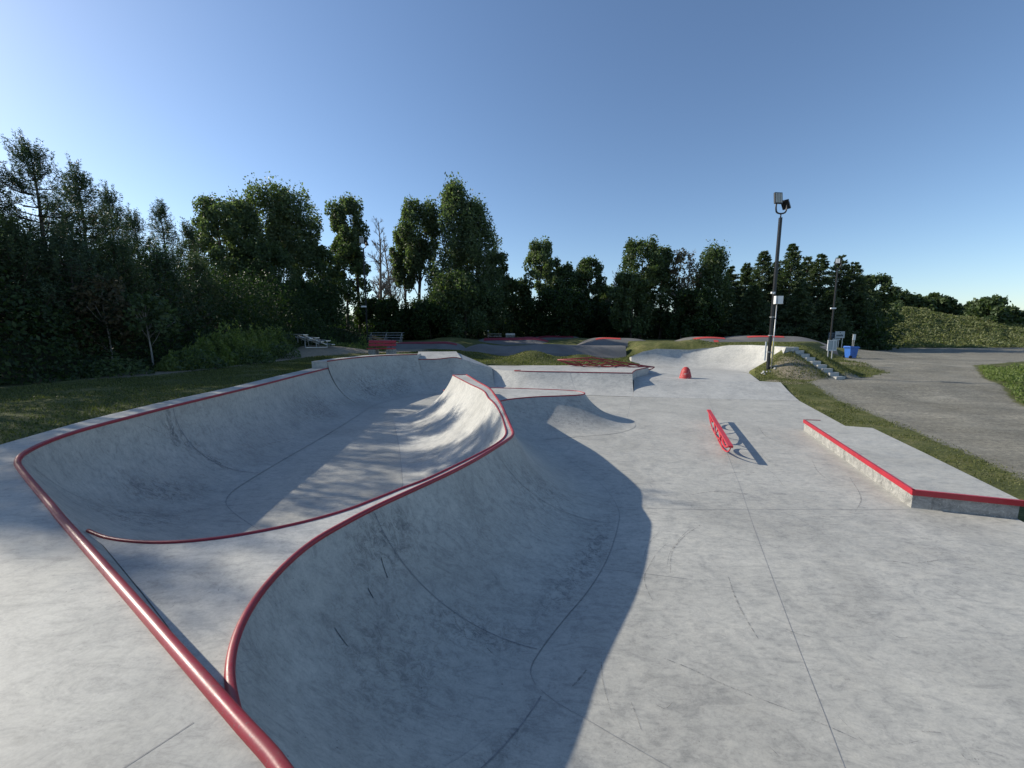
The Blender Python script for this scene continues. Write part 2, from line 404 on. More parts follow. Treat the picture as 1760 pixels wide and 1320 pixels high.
class Loft:
    def __init__(s, rows, zb=0., k=5, ns=22, eps=.006):
        s.T = spline([r[:3] for r in rows], k); s.B = spline([r[3:5] for r in rows], k); s.zb = zb; s.k = k; s.ns = ns; s.eps = eps
    def at(s, t, q, off=0.):
        """t in knots, q 0..1 down the transition; off = lift along the normal"""
        def raw(t, q):
            f = min(max(t * s.k, 0), len(s.T) - 1.0001); i = int(f); a = f - i
            return Vector(prof(s.T[i] * (1 - a) + s.T[i + 1] * a, s.B[i] * (1 - a) + s.B[i + 1] * a, s.zb + s.eps, q))
        p = raw(t, q)
        if off:
            e1 = raw(t + .05, q) - raw(t - .05, q); e2 = raw(t, min(1, q + .02)) - raw(t, max(0, q - .02))
            n = e1.cross(e2).normalized()
            if n.z < 0: n = -n
            p = p + n * off
        return p
    def mesh(s, mb=None):
        mb = mb or MB(); n = len(s.T); vs = []
        for i in range(n):
            for j in range(s.ns + 1):
                vs.append(prof(s.T[i], s.B[i], s.zb + s.eps, j / s.ns))
        m = s.ns + 1
        fs = [(i * m + j, i * m + j + 1, (i + 1) * m + j + 1, (i + 1) * m + j) for i in range(n - 1) for j in range(s.ns)]
        return mb.add(vs, fs)
    def top(s): return [tuple(p) for p in s.T]

def ribbon(mb, pts, w, dz=0.0):
    """flat thin strip through 3-D points"""
    pts = [Vector(p) for p in pts]; vs = []
    for i, p in enumerate(pts):
        d = pts[min(i + 1, len(pts) - 1)] - pts[max(i - 1, 0)]; n = Vector((-d.y, d.x, 0)); n = n.normalized() if n.length > 1e-6 else Vector((1, 0, 0))
        ww = w[i] if isinstance(w, (list, tuple)) else w
        vs += [p + n * ww / 2 + Vector((0, 0, dz)), p - n * ww / 2 + Vector((0, 0, dz))]
    return mb.add(vs, [(2 * i, 2 * i + 1, 2 * i + 3, 2 * i + 2) for i in range(len(pts) - 1)])
def ribbon_on(mb, L, t0, t1, q0, q1, w, n=24, off=.004):
    """strip lying on a loft, its width along the surface"""
    pts = []
    for i in range(n + 1):
        a = i / n; pts.append((t0 + (t1 - t0) * a, q0 + (q1 - q0) * a))
    vs = []
    C = [L.at(t, q, off) for t, q in pts]
    for i, (t, q) in enumerate(pts):
        d = C[min(i + 1, n)] - C[max(i - 1, 0)]
        nrm = L.at(t, q, off + .01) - C[i]; side = d.cross(nrm).normalized()
        vs += [C[i] + side * w / 2, C[i] - side * w / 2]
    return mb.add(vs, [(2 * i, 2 * i + 1, 2 * i + 3, 2 * i + 2) for i in range(n)])

ZD, ZH = 1.58, 1.28
# bowl wall: rows are coping x, y, z | foot x, y
LA = Loft([(-3.9, 3.29, ZD, -3.3, 5.75), (-4.3, 3.56, ZD, -3.6, 5.88), (-4.79, 3.885, ZD, -4.06, 6.11), (-5.3, 4.225, ZD, -4.55, 6.45),
      (-5.78, 4.55, ZD, -5.0, 6.8), (-6.1, 4.78, ZD, -5.2, 6.98), (-6.4, 5.07, ZD, -5.33, 7.12), (-6.68, 5.48, ZD, -5.43, 7.27),
      (-6.92, 6.0, ZD, -5.52, 7.45), (-7.08, 6.6, ZD, -5.6, 7.7), (-7.18, 7.37, ZD, -5.64, 8.0), (-7.28, 8.2, ZD, -5.67, 8.5), (-7.35, 9.2, ZD, -5.7, 9.3),
      (-7.5, 11.76, ZD, -5.72, 11.8), (-7.73, 14.37, ZD, -5.8, 14.0), (-7.95, 17.28, ZD, -5.95, 16.6)])
LF = Loft([(-7.97, 17.3, 1.88, -5.95, 16.6), (-7.9, 18.3, 1.88, -5.85, 17.3), (-7.68, 19.3, 1.88, -5.7, 18.0), (-7.4, 20.3, 1.88, -5.4, 18.7),
      (-6.95, 21.2, 1.88, -5.0, 19.3), (-6.2, 21.9, 1.88, -4.4, 19.8), (-5.26, 22.35, 1.88, -3.8, 20.1)])
LK = Loft([(-5.25, 22.36, 1.60, -3.78, 20.1), (-4.3, 22.55, 1.6, -3.1, 20.3), (-2.85, 22.8, 1.6, -1.9, 20.6), (-2.5, 22.9, 1.38, -1.5, 20.8),
      (-2.1, 23.0, 1.2, -1.2, 21.0), (-1.5, 23.0, 1.08, -.9, 21.2), (-1.15, 23.3, 1.0, -.8, 21.4)], eps=.004)
Z1 = .93
LD = Loft([(-1.3, 23.6, 1.0, -.9, 21.4), (-.6, 23.1, Z1, -.1, 20.9), (.13, 22.65, Z1, .8, 20.4), (3.2, 22.0, Z1, 3.4, 19.8), (6.45, 21.4, Z1, 5.95, 19.24)], eps=.008)
# spine, bowl side
LB = Loft([(-4.1, 3.66, ZH, -3.6, 5.88), (-3.8, 3.53, ZH, -3.45, 5.8), (-3.5, 3.46, ZH, -3.25, 5.72), (-3.14, 3.44, ZH, -3.05, 5.68), (-2.75, 3.51, ZH, -2.85, 5.68),
      (-2.45, 3.63, ZH, -2.7, 5.72), (-2.01, 3.9, ZH, -2.55, 5.85), (-1.77, 4.12, ZH, -2.45, 6.0), (-1.56, 4.40, ZH, -2.37, 6.2),
      (-1.38, 4.66, ZH, -2.3, 6.4), (-1.13, 4.99, ZH, -2.25, 6.6), (-.87, 5.44, ZH, -2.22, 6.85), (-.52, 6.1, ZH, -2.2, 7.15),
      (-.27, 6.65, ZH, -2.2, 7.4), (-.16, 7.0, ZH, -2.22, 7.6), (-.11, 7.4, ZH, -2.25, 7.85), (-.14, 7.8, 1.31, -2.3, 8.1),
      (-.22, 8.3, 1.42, -2.42, 8.5), (-.38, 8.9, 1.55, -2.6, 9.1), (-.57, 9.6, ZD, -2.8, 9.75), (-.70, 10.42, ZD, -3.0, 10.4), (-.74, 10.62, ZD, -3.08, 10.65),
      (-1.31, 12.2, ZD, -3.6, 12.2), (-2.16, 14.56, ZD, -4.5, 14.86)])
# spine, plaza side and the near pocket
LC = Loft([(-1.68, 14.72, ZD, .4, 15.2), (-1.12, 12.78, ZD, .75, 12.9), (-.565, 10.85, ZD, 1.05, 10.95), (-.53, 10.65, ZD, 1.1, 10.75), (-.425, 9.95, ZD, 1.3, 10.1),
      (-.33, 9.34, ZD, 1.48, 9.45), (-.20, 8.6, 1.53, 1.68, 8.8), (-.10, 8.1, 1.41, 1.82, 8.3), (-.02, 7.72, 1.31, 1.9, 7.85),
      (.02, 7.4, ZH, 1.93, 7.4), (0, 7.15, ZH, 1.93, 7.1), (-.09, 6.88, ZH, 1.9, 6.75), (-.29, 6.4, ZH, 1.78, 6.35), (-.53, 5.85, ZH, 1.58, 5.83),
      (-.84, 5.25, ZH, 1.27, 5.15), (-1.1, 4.82, ZH, .92, 4.56), (-1.3, 4.5, ZH, .57, 4.08), (-1.47, 4.22, ZH, .3, 3.68),
      (-1.67, 3.83, ZH, .24, 3.58), (-1.82, 3.45, ZH, .2, 3.5), (-1.87, 3.05, ZH, .18, 3.44), (-1.85, 2.7, ZH, .175, 3.41), (-1.76, 2.35, ZH, .175, 3.38),
      (-1.6, 2.04, ZH, .18, 3.35), (-1.42, 1.82, ZH, .19, 3.32), (-1.22, 1.62, ZH, .2, 3.29), (-1.07, 1.48, ZH, .23, 3.24)])
LN = Loft([(-1.10, 1.45, ZD, .22, 3.25), (-.9, 1.32, ZD, .28, 3.18), (-.5, 1.0, ZD, .69, 2.88), (0, .66, ZD, 1.15, 2.57), (1, 0, ZD, 2.2, 1.87), (3, -1.35, ZD, 4.2, .53)], eps=.004)
# island between spine and plaza
ZI = .92
LI = Loft([(-.9, 12.6, ZI, .2, 10.9), (-.41, 12.85, ZI, .7, 11.1), (-.16, 13.15, ZI, .96, 11.5), (.36, 13.5, ZI, 1.5, 11.7), (.86, 13.72, ZI, 2.1, 11.9), (1.71, 13.92, ZI, 3.0, 12.15),
      (2.3, 14.08, ZI, 3.7, 12.6), (2.55, 14.25, ZI, 4.15, 13.2), (2.66, 14.5, ZI, 4.3, 13.9), (2.6, 14.8, ZI, 4.2, 15.0), (2.43, 15.05, ZI, 3.5, 15.9), (1.86, 15.3, ZI, 2.3, 16.3),
      (.96, 15.55, ZI, 1.1, 16.5), (.05, 15.75, ZI, .1, 16.7), (-.86, 15.85, ZI, -.9, 16.8), (-2.0, 15.7, ZI, -2.2, 16.5), (-2.6, 15.45, ZI, -3.1, 15.8),
      (-2.62, 15.2, ZI, -3.2, 15.0), (-2.3, 14.9, ZI, -2.9, 14.5)], eps=.005)
# wave wall on the upper plaza
ZU = .5
LE = Loft([(17.1, 25.15, 2.15, 15.05, 25.2), (17.3, 26.5, 2.15, 14.95, 26.5), (17.3, 28.2, 2.15, 14.5, 27.6), (17.0, 29.3, 2.14, 14.2, 28.0), (16.0, 30.3, 2.06, 13.8, 28.3), (15.3, 30.8, 1.85, 13.3, 28.6), (14.6, 31.05, 1.64, 12.8, 28.8),
      (13.7, 31.2, 1.55, 12.2, 29.0), (12.3, 31.2, 1.72, 11.5, 29.1), (11.4, 31.1, 1.77, 10.8, 29.3), (10.3, 31.05, 1.55, 10.0, 29.6), (9.22, 31.0, 1.14, 8.95, 29.9)], zb=ZU)

# plaza floor ---------------------------------------------------------------
fl = MB()
fl.poly([(-7, 4, 0), (-7, 21.6, 0), (-1.5, 22, 0), (3.5, 19.75, 0), (5.95, 19.2, 0), (13.18, 18.15, 0), (11.28, 13.28, 0), (10.62, 12.3, 0), (9.66, 9.2, 0), (8.61, 6.38, 0), (8.4, -3, 0), (3.8, -3, 0), (-2, 1)+(0,)], -.4)
floor = fl.build('concrete_floor', M_conc)
tag(floor, kind='structure')
up = MB()
# upper plaza with the bank leading up to it
bk0 = [(5.9, 19.23), (9, 18.75), (13.18, 18.15)]; bk1 = [(6.7, 21.9), (10, 21.6), (14.1, 20.9)]
rows = []
nb = 7
for i, ((ax, ay), (bx, by)) in enumerate(zip(bk0, bk1)):
    for j in range(nb + 1):
        a = j / nb; zz = ZU * (a * a * .35 + a * .65) if a < 1 else ZU
        rows.append((ax + (bx - ax) * a, ay + (by - ay) * a, .004 + zz))
up.add(rows, [(i * (nb + 1) + j, (i + 1) * (nb + 1) + j, (i + 1) * (nb + 1) + j + 1, i * (nb + 1) + j + 1) for i in range(2) for j in range(nb)])
side = [rows[2 * (nb + 1) + j] for j in range(nb + 1)]
up.add(side + [(x, y, -.3) for x, y, z in side], [(j, nb + 1 + j, nb + 2 + j, j + 1) for j in range(nb)])
upper = up.build('banked_slab', M_conc2, smooth=False); tag(upper, kind='structure')
u2 = MB(); z = ZU + .004
u2.poly([(14.1, 20.9, z), (13.3, 21.4, z), (15.0, 25.2, z), (15.0, 26.5, z), (14.6, 28.3, z), (12, 29.6, z), (9, 30.2, z), (8.6, 29.9, z), (6.6, 24.0, z), (6.4, 21.93, z), (10, 21.6, z)], -.3)
tag(u2.build('upper_slab', M_conc2), kind='structure')

# joints and marks on the floor --------------------------------------------
jm = MB()
def fl_line(px, w=.008, dz=.0025, z=0.):
    ribbon(jm, [(*P(u, v, z), z) for u, v in px], w, dz)
J = lambda *a, **k: fl_line(a, **k)
J((1200, 660), (1220, 690), (1250, 780), (1270, 830), (1295, 905), (1330, 1000), (1375, 1120), (1420, 1235), (1452, 1320), w=.0055)
J((1065, 872), (1200, 876), (1380, 876), (1565, 876), w=.008)
J((1004, 683), (1090, 685), (1375, 691), w=.012)
J((1086, 684), (1075, 730), (1085, 735), w=.008)
J((480, 797), (600, 790), (686, 786), w=.007); J((392, 862), (500, 857), (650, 852), w=.007)
J((1038, 978), (1100, 985), (1180, 995), w=.006)
for L, w_ in ((LA, .009), (LB, .007), (LC, .0042), (LN, .004), (LI, .003), (LF, .008)):
    ribbon(jm, [(p[0], p[1], 0) for p in L.B[3:-2]], w_, .009)
# expansion joints on the upper deck near the camera
for seg in (((205, 1325), (333, 1242)), ((0, 890), (72, 872))):
    ribbon(jm, [(*P(*s_, ZD), ZD) for s_ in seg], .0035, .002)
def joints_on(L, t, w=.008, q0=.02, q1=.985): ribbon_on(jm, L, t, t, q0, q1, w)
joints_on(LA, 11.3, .02); joints_on(LA, 13.4, .012); joints_on(LF, 3.4); joints_on(LF, 5.6); joints_on(LA, 6.0, .008)
joints_on(LC, 17.2, .009); joints_on(LN, 1.0, .01); joints_on(LC, 12.0, .008); joints_on(LC, 9.3, .006)
joints_on(LB, 18.5, .008); joints_on(LK, 1.5, .012); joints_on(LD, 3.0, .012); joints_on(LI, 8.0, .006)
jo = jm.build('expansion_joint', M_joint, floor)
# wheel marks
def scuff_mat():
    m, nt, b = newmat('rubber_mark', .8); p = geo_pos(nt)
    b.inputs['Base Color'].default_value = (.10, .10, .11, 1)
    f = noise_tex(nt, p, 14, 5, .8, .6)
    nt.links.new(ramp(nt, f, [(.42, (.0, .0, .0)), (.64, (.55, .55, .55))]), b.inputs['Alpha']); return m
M_mark = scuff_mat()
sm = MB()
def mark(px, w=.012, z=0.):
    q = spline([(*P(u, v, z), z) for u, v in px], 6); n = len(q)
    ribbon(sm, q, [w * (.25 + .75 * math.sin(math.pi * (i + .5) / n)) for i in range(n)], .005)
mark([(1133, 1129), (1180, 1147), (1240, 1175), (1300, 1199), (1368, 1225)], .016)
mark([(1395, 1238), (1430, 1252), (1480, 1275)], .01)
mark([(1253, 924), (1290, 931), (1344, 944)], .016)
mark([(1252, 992), (1262, 1022), (1280, 1060), (1303, 1098)], .022)
mark([(1203, 903), (1172, 926), (1155, 950), (1152, 985)], .02); mark([(1190, 905), (1165, 930), (1150, 955), (1146, 975)], .012)
mark([(1152, 930), (1130, 950), (1115, 975), (1108, 990), (1115, 1020), (1122, 1032)], .014); mark([(1135, 912), (1112, 940), (1105, 965)], .01)
mark([(1008, 1152), (995, 1168), (982, 1182)], .02); mark([(1033, 1120), (1036, 1170), (1052, 1230)], .01)
mark([(1435, 1225), (1470, 1262), (1500, 1290)], .008); mark([(1085, 1208), (1092, 1225), (1102, 1255)], .014)
mark([(1460, 820), (1480, 860), (1470, 880)], .02); mark([(1395, 790), (1410, 815), (1430, 830)], .02); mark([(1220, 820), (1290, 812), (1340, 822)], .02)
mark([(1190, 850), (1230, 845), (1290, 850)], .03); mark([(1500, 960), (1560, 968), (1620, 962)], .02)
mark([(930, 700), (1010, 712), (1080, 708)], .04); mark([(1100, 745), (1180, 741), (1250, 752)], .03); mark([(1300, 730), (1340, 760), (1380, 770)], .02)
mr = random.Random(3)
for i in range(24):
    u = mr.uniform(1120, 1740); v = mr.uniform(760, 1300); a = mr.uniform(-.5, .9); L = mr.uniform(15, 70)
    if pdist(np.array([P(u, v, 0)[0]]), np.array([P(u, v, 0)[1]]), [(7.1, 6.8), (9.5, 12.8), (11, 11.7), (8.7, 6.3)])[0] < .7 or P(u, v, 0)[0] > 8: continue
    c = mr.uniform(-8, 8)
    mark([(u, v), (u + L * math.cos(a) / 2, v + L * math.sin(a) / 2 + c), (u + L * math.cos(a), v + L * math.sin(a))], mr.uniform(.004, .011))
for i in range(14):
    u = mr.uniform(480, 680); v = mr.uniform(740, 850); a = mr.uniform(-.4, .4); L = mr.uniform(15, 50)
    mark([(u, v), (u + L / 2, v + 5 * a), (u + L, v + L * a)], mr.uniform(.006, .014))
def mark_on(L, t0, t1, q0, q1, w): ribbon_on(sm, L, t0, t1, q0, q1, w, 14, .005)
for L, n in ((LA, 24), (LC, 9), (LF, 18), (LB, 6), (LN, 2)):
    nk = len(L.T) / L.k - 1
    for i in range(n):
        t = mr.uniform(.5, nk - .5); q = mr.uniform(.15, .9); dt = mr.uniform(-.5, .5); dq = mr.uniform(-.14, .14)
        mark_on(L, t, t + dt, q, min(.97, q + dq), mr.uniform(.004, .016))
mk = sm.build('wheel_mark', M_mark, floor)
def smudge_mat():
    m, nt, b = newmat('rubbed_smudge', .8); p = geo_pos(nt)
    b.inputs['Base Color'].default_value = (.13, .135, .145, 1)
    at = N(nt, 'ShaderNodeVertexColor', layer_name='fade')
    f = noise_tex(nt, mapping(nt, p, (9, 9, 4)), 1., 7, .85, .8)
    nt.links.new(mix(nt, 1., ramp(nt, f, [(.47, (0, 0, 0)), (.66, (.85, .85, .85))]), at.outputs[0], 'MULTIPLY'), b.inputs['Alpha']); b.inputs['Base Color'].default_value = (.17, .175, .185, 1); return m
M_smudge = smudge_mat()
def smudge(L, t, q, dt, dq, k=1.):
    n = 14; V = []; A = []
    for i in range(n + 1):
        for j in range(n + 1):
            a, b_ = i / n * 2 - 1, j / n * 2 - 1
            V.append(tuple(L.at(t + a * dt, min(.995, max(.01, q + b_ * dq)), .004 + .0003 * (smudge.n % 5)))); A.append(max(0, 1 - math.hypot(a, b_)) ** .8 * k)
    smudge.n += 1
    idx = np.arange((n + 1) ** 2).reshape(n + 1, n + 1); Fc = np.stack([idx[:-1, :-1], idx[:-1, 1:], idx[1:, 1:], idx[1:, :-1]], -1).reshape(-1, 4)
    o = np_mesh('smudge', np.array(V), Fc, M_smudge, floor, True); ca = o.data.color_attributes.new('fade', 'FLOAT_COLOR', 'POINT')
    ca.data.foreach_set('color', np.repeat(np.array(A, dtype=np.float32), 4))
smudge.n = 0
for L, t, q, dt, dq, k in ((LA, 11.1, .2, .35, .25, 1.), (LA, 11.35, .6, .25, .3, .8), (LA, 8.5, .6, 1.2, .3, .8), (LA, 5.0, .55, 2.0, .28, .7), (LA, 14.0, .55, .7, .35, .7), (LF, 2.2, .55, 1.4, .4, .9), (LF, 4.2, .6, 1.1, .35, .8),
        (LC, 17.2, .14, 1.5, .2, 1.), (LC, 19.2, .45, 2.2, .35, .5), (LC, 21.5, .5, 2.5, .3, .5), (LC, 14.0, .9, 3.0, .12, .9), (LC, 17.5, .75, 1.2, .3, .8), (LC, 11.5, .45, 2., .35, .5), (LN, .8, .75, .7, .35, .6), (LI, 4.5, .55, 1.8, .35, .5), (LB, 19, .8, 1.6, .2, .5)):
    smudge(L, t, q, dt, dq, k)


# bowl wall thing ------------------------------------------------------------
RC = .031
bw = empty('bowl_wall', (-7.3, 9, 0), 'long curved concrete bowl wall with red steel lip, along the grass at left', 'skate ramp')
LA.mesh().build('transition', M_conc, bw, True)
maintop = LA.top()
neartop = LN.top()
deck = [(x, y, ZD) for x, y, z in maintop]
dk = MB()
dk.poly(deck + [(-8.69, 17.3, ZD), (-8.44, 14.37, ZD), (-8.1, 11.5, ZD), (-8.0, 8.96, ZD), (-7.77, 7.22, ZD), (-7.5, 6.21, ZD), (-7.3, 5.5, ZD), (-7.6, 4.6, ZD), (-8.4, 3.5, ZD), (-9.6, 2, ZD), (-9.6, -5, ZD), (3, -5, ZD), (3, -1.35, ZD)]
        + [(x, y, ZD) for x, y, z in neartop[::-1]], .2)
dk.build('deck', M_conc, bw)
cp = MB(); pts = [(x, y, z + .004) for x, y, z in (neartop[::-1] + spline([neartop[0], maintop[0]], 12)[1:-1] + maintop)]
cp.tube(pts, RC, 12); cp.build('coping', M_coping, bw, True)
# narrow vertical face between the coping and the lower pad
cr = [(-4.1, 3.64), (-3.69, 3.40), (-3.27, 3.11), (-2.75, 2.75), (-2.34, 2.46), (-2.01, 2.22), (-1.74, 2.02), (-1.51, 1.85), (-1.3, 1.68), (-1.1, 1.5)]
def proj_main(x, y):
    a = Vector(neartop[0][:2]); b = Vector(maintop[0][:2]); d = (b - a).normalized(); return a + d * ((Vector((x, y)) - a).dot(d))
lw = MB(); vs = []
for x, y in [(-4.6, 3.98)] + cr + [(-.95, 1.36)]:
    q = proj_main(x, y)
    for j in range(5):
        a = j / 4; zz = ZD - (ZD - ZH + .01) * a ** .8
        vs.append((q.x + (x - q.x) * a ** 1.3, q.y + (y - q.y) * a ** 1.3, zz))
lw.add(vs, [(i * 5 + j, i * 5 + j + 1, (i + 1) * 5 + j + 1, (i + 1) * 5 + j) for i in range(len(cr) + 1) for j in range(4)])
lw.build('lower_face', M_conc, bw, True)

# raised far corner of the bowl
rw = empty('raised_bowl_corner', (-7, 21, 0), 'raised far corner of the concrete bowl, a step higher than its neighbour', 'skate ramp')
LF.mesh().build('transition', M_conc, rw, True)
d2 = MB(); tp = LF.top()
d2.poly([(x, y, z) for x, y, z in tp] + [(-5.25, 23.2, 1.88), (-6.6, 22.75, 1.88), (-7.9, 21.6, 1.88), (-8.45, 19.4, 1.88), (-8.65, 17.3, 1.88)], .2)
d2.build('deck', M_conc2, rw)
c2 = MB(); c2.tube([(x, y, z + .003) for x, y, z in tp], .028, 8); c2.build('coping', M_darkred, rw, True)
# roll-in block
rb = empty('roll_in_block', (-4, 23, 0), 'bright sloping concrete slab topping the bowl wall, right of the red bench', 'skate ramp')
LK.mesh().build('transition', M_conc, rb, True)
a0 = P(719, 608, 1.93); a1 = P(785, 605, 1.93)
b3 = MB(); tk = LK.top()[:11]
b3.poly([(x, y, z) for x, y, z in tk] + [(-3.35, 24.2, 1.95), (-5.6, 24.0, 1.95)], .2); b3.build('slab', M_conc2, rb)
b3 = MB(); b3.tube([(x, y, z) for x, y, z in tk], .026, 8); b3.build('coping', M_darkred, rb, True)
b3 = MB(); b3.poly([(-2.85, 22.8, 1.59)] + [(x, y, z) for x, y, z in LK.top()[11:]] + [(-1.25, 24.2, 1.0), (-2.0, 25.0, 1.08), (-3.34, 24.2, 1.9)], .2); b3.build('shoulder', M_conc2, rb, True)

# spine -----------------------------------------------------------------------
sp = empty('spine_ramp', (-.4, 9, 0), 'tall curving concrete spine with twin red lips, casting the large shadow', 'skate ramp')
LB.mesh().build('bowl_side_transition', M_conc2, sp, True)
mbc = MB(); LC.mesh(mbc); mbc.build('plaza_side_transition', M_conc, sp, True)
LN.mesh().build('near_transition', M_conc, sp, True)
Lt, Rt = LB.top(), LC.top()
pad = MB()
hipR = [p for p in Rt if p[1] < 4.6 or True]
iL = 8 * 5; iR = 17 * 5                     # where the two lips close up
poly = [(x, y, ZH - .002) for x, y in cr] + [(x, y, ZH) for x, y, z in Rt[iR:][::-1]] + [(x, y, ZH) for x, y, z in Lt[:iL + 1][::-1]]
pad.poly(poly); pad.build('pad', M_conc2, sp)
rg = MB()
A = Lt[iL:]; B = Rt[:iR + 1][::-1]
def resamp(pl, n):
    pl = np.array(pl); s = np.concatenate([[0], np.cumsum(np.linalg.norm(np.diff(pl[:, :2], axis=0), axis=1))]); t = np.linspace(0, s[-1], n)
    return [tuple(np.interp(t, s, pl[:, i]) for i in range(3)) for t in [t]][0]
n = 90; ra = np.stack(resamp(A, n), -1); rb_ = np.stack(resamp(B, n), -1)
vs = []
for i in range(n): vs += [tuple(ra[i]), tuple(rb_[i])]
rg.add(vs, [(2 * i, 2 * i + 1, 2 * i + 3, 2 * i + 2) for i in range(n - 1)])
e0, e1 = Lt[-1], Rt[0]
rg.add([e0, e1, (e1[0], e1[1], -.1), (e0[0], e0[1], -.1)], [(0, 1, 2, 3)])
e2 = LB.B[-1]; rg.add([prof(LB.T[-1], LB.B[-1], 0.004, j / 20) for j in range(21)] + [(*[prof(LB.T[-1], LB.B[-1], 0, j / 20)[k] for k in (0, 1)], -.2) for j in range(21)], [(j, j + 1, j + 22, j + 21) for j in range(20)])
rg.build('ridge_top', M_conc2, sp)
c3 = MB(); c3.tube([(x, y, z + .002) for x, y, z in Lt], .018, 10); c3.build('coping', M_coping, sp, True)
c3 = MB(); c3.tube([(x, y, z + .002) for x, y, z in Rt], .027, 12); c3.build('coping', M_coping, sp, True)
c3 = MB(); c3.tube([Lt[-1], Rt[0]], .02, 8); c3.build('end_coping', M_coping, sp, True)

# island ----------------------------------------------------------------------
il = empty('low_island_ramp', (1, 14, 0), 'low lens shaped concrete island with thin red rim, joined to the spine', 'skate ramp')
LI.mesh().build('transition', M_conc, il, True)
i2 = MB(); i2.poly([(x, y, z) for x, y, z in LI.top()]); i2.build('deck', M_conc2, il)
i3 = MB(); i3.tube([(x, y, z + .002) for x, y, z in LI.top()], .022, 8); i3.build('coping', M_coping, il, True)

# long quarter ledge ------------------------------------------------------------
ll = empty('long_quarter_ledge', (3, 21, 0), 'long low concrete quarter with dark red lip running across the park below the lattice rail', 'skate ramp')
LD.mesh().build('transition', M_conc2, ll, True)
l2 = MB()
tpD = LD.top()
RW = [(6.7, 22.1, Z1), (7.2, 23.2, Z1), (8.5, 24.9, Z1)]
l2.poly([(x, y, z) for x, y, z in tpD] + RW + [(8.6, 26.2, Z1), (-1.3, 26.2, Z1 + .005), (-2.2, 25.0, Z1 + .1)], -.1)
endp = [prof(LD.T[-1], LD.B[-1], .004, j / 16) for j in range(17)]
l2.add(endp + [(p[0], p[1], -.1) for p in endp], [(j, j + 1, j + 18, j + 17) for j in range(16)])
l2.build('deck', M_conc2, ll)
l3 = MB(); cpD = [p for p in tpD if p[0] > .05]
l3.tube([(.5, 23.0, Z1), (.16, 22.85, Z1)] + [(x, y, z) for x, y, z in cpD] + RW, .03, 8); l3.build('coping', M_darkred, ll, True)

# wave wall -----------------------------------------------------------------------
ww = empty('wave_quarter_pipe', (14, 29, ZU), 'tall sunlit concrete quarter pipe with a wavy top edge, left of the light pole', 'skate ramp')
LE.mesh().build('transition', M_conc2, ww, True)
w2 = MB(); tpE = LE.top()
w2.poly([(x, y, z + .005) for x, y, z in tpE] + [(9.25, 31.6, 1.12), (10.3, 31.7, 1.55), (11.4, 31.75, 1.77), (12.5, 31.8, 1.7), (13.8, 31.8, 1.55), (14.9, 31.6, 1.68), (15.8, 31.3, 1.9), (16.6, 30.8, 2.08), (17.6, 29.6, 2.15), (17.95, 28.3, 2.15), (17.95, 25.6, 2.15), (17.6, 25.15, 2.15)], .1)
w2.build('deck', M_conc2, ww)
w3 = MB(); ep = [prof(LE.T[0], LE.B[0], ZU, j / 16) for j in range(17)]
w3.add([(p[0], p[1], p[2]) for p in ep] + [(p[0] + .0, p[1], min(p[2], 0.2)) for p in ep], [(j, j + 1, j + 18, j + 17) for j in range(16)])
w3.build('end_wall', M_cast, ww)
w3 = MB(); ep = [prof(LE.T[-1], LE.B[-1], ZU, j / 16) for j in range(17)]
w3.add(ep + [(p[0], p[1], .1) for p in ep], [(j, j + 1, j + 18, j + 17) for j in range(16)]); w3.build('end_wall', M_conc, ww)

# stairs --------------------------------------------------------------------------
stx = [STA, STB]
st = empty('concrete_stairs', (stx[1][0], stx[1][1], .4), 'nine precast concrete steps climbing the grass mound beside the wave wall', 'stairs')
dv = Vector((stx[1][0] - stx[0][0], stx[1][1] - stx[0][1])); ang = math.atan2(dv.y, dv.x)
for i in range(9):
    a = i / 8; c = Vector((stx[0][0], stx[0][1])) + dv * a; zt = 2.14 + (.55 - 2.14) * a
    m = MB(); m.box((c.x, c.y, zt - .1), (.40, .78, .2), ang); m.build('step', M_conc2, st)

# square ledge ------------------------------------------------------------------------
lg = empty('manual_pad_ledge', (9, 9, 0), 'low angular concrete ledge edged with bright red steel, at the right beside the grass', 'skate ledge')
hL = .345
q = [(9.43, 12.68), (7.26, 6.94), (8.63, 6.48), (9.70, 9.13), (10.66, 11.6), (10.05, 11.85)]
m = MB(); m.poly([(x, y, hL) for x, y in q]); m.build('top', M_conc, lg)
m = MB()
def inset(q, d):
    c = Vector((sum(x for x, y in q) / len(q), sum(y for x, y in q) / len(q))); return [tuple(Vector(p) + (c - Vector(p)).normalized() * d) for p in q]
qi = inset(q, .012)
for i in range(6):
    a, b = qi[i], qi[(i + 1) % 6]; m.add([(*a, -.2), (*b, -.2), (*b, hL - .002), (*a, hL - .002)], [(0, 1, 2, 3)])
m.build('side_wall', M_cast, lg)
m = MB()
far_end = (9.9, 12.60)
for a, b in ((q[0], q[1]), (q[1], q[2])):
    a3 = Vector((*a, hL - .045)); b3_ = Vector((*b, hL - .045)); d = (b3_ - a3).normalized()
    m.beam(a3 - d * .03, b3_ + d * .03, .05, .10)
m.build('steel_edge', M_edge, lg)
m = MB(); m.beam((9.46, 12.67, hL - .0), (9.9, 12.62, hL - .0), .02, .02); m.build('steel_edge', M_edge, lg)

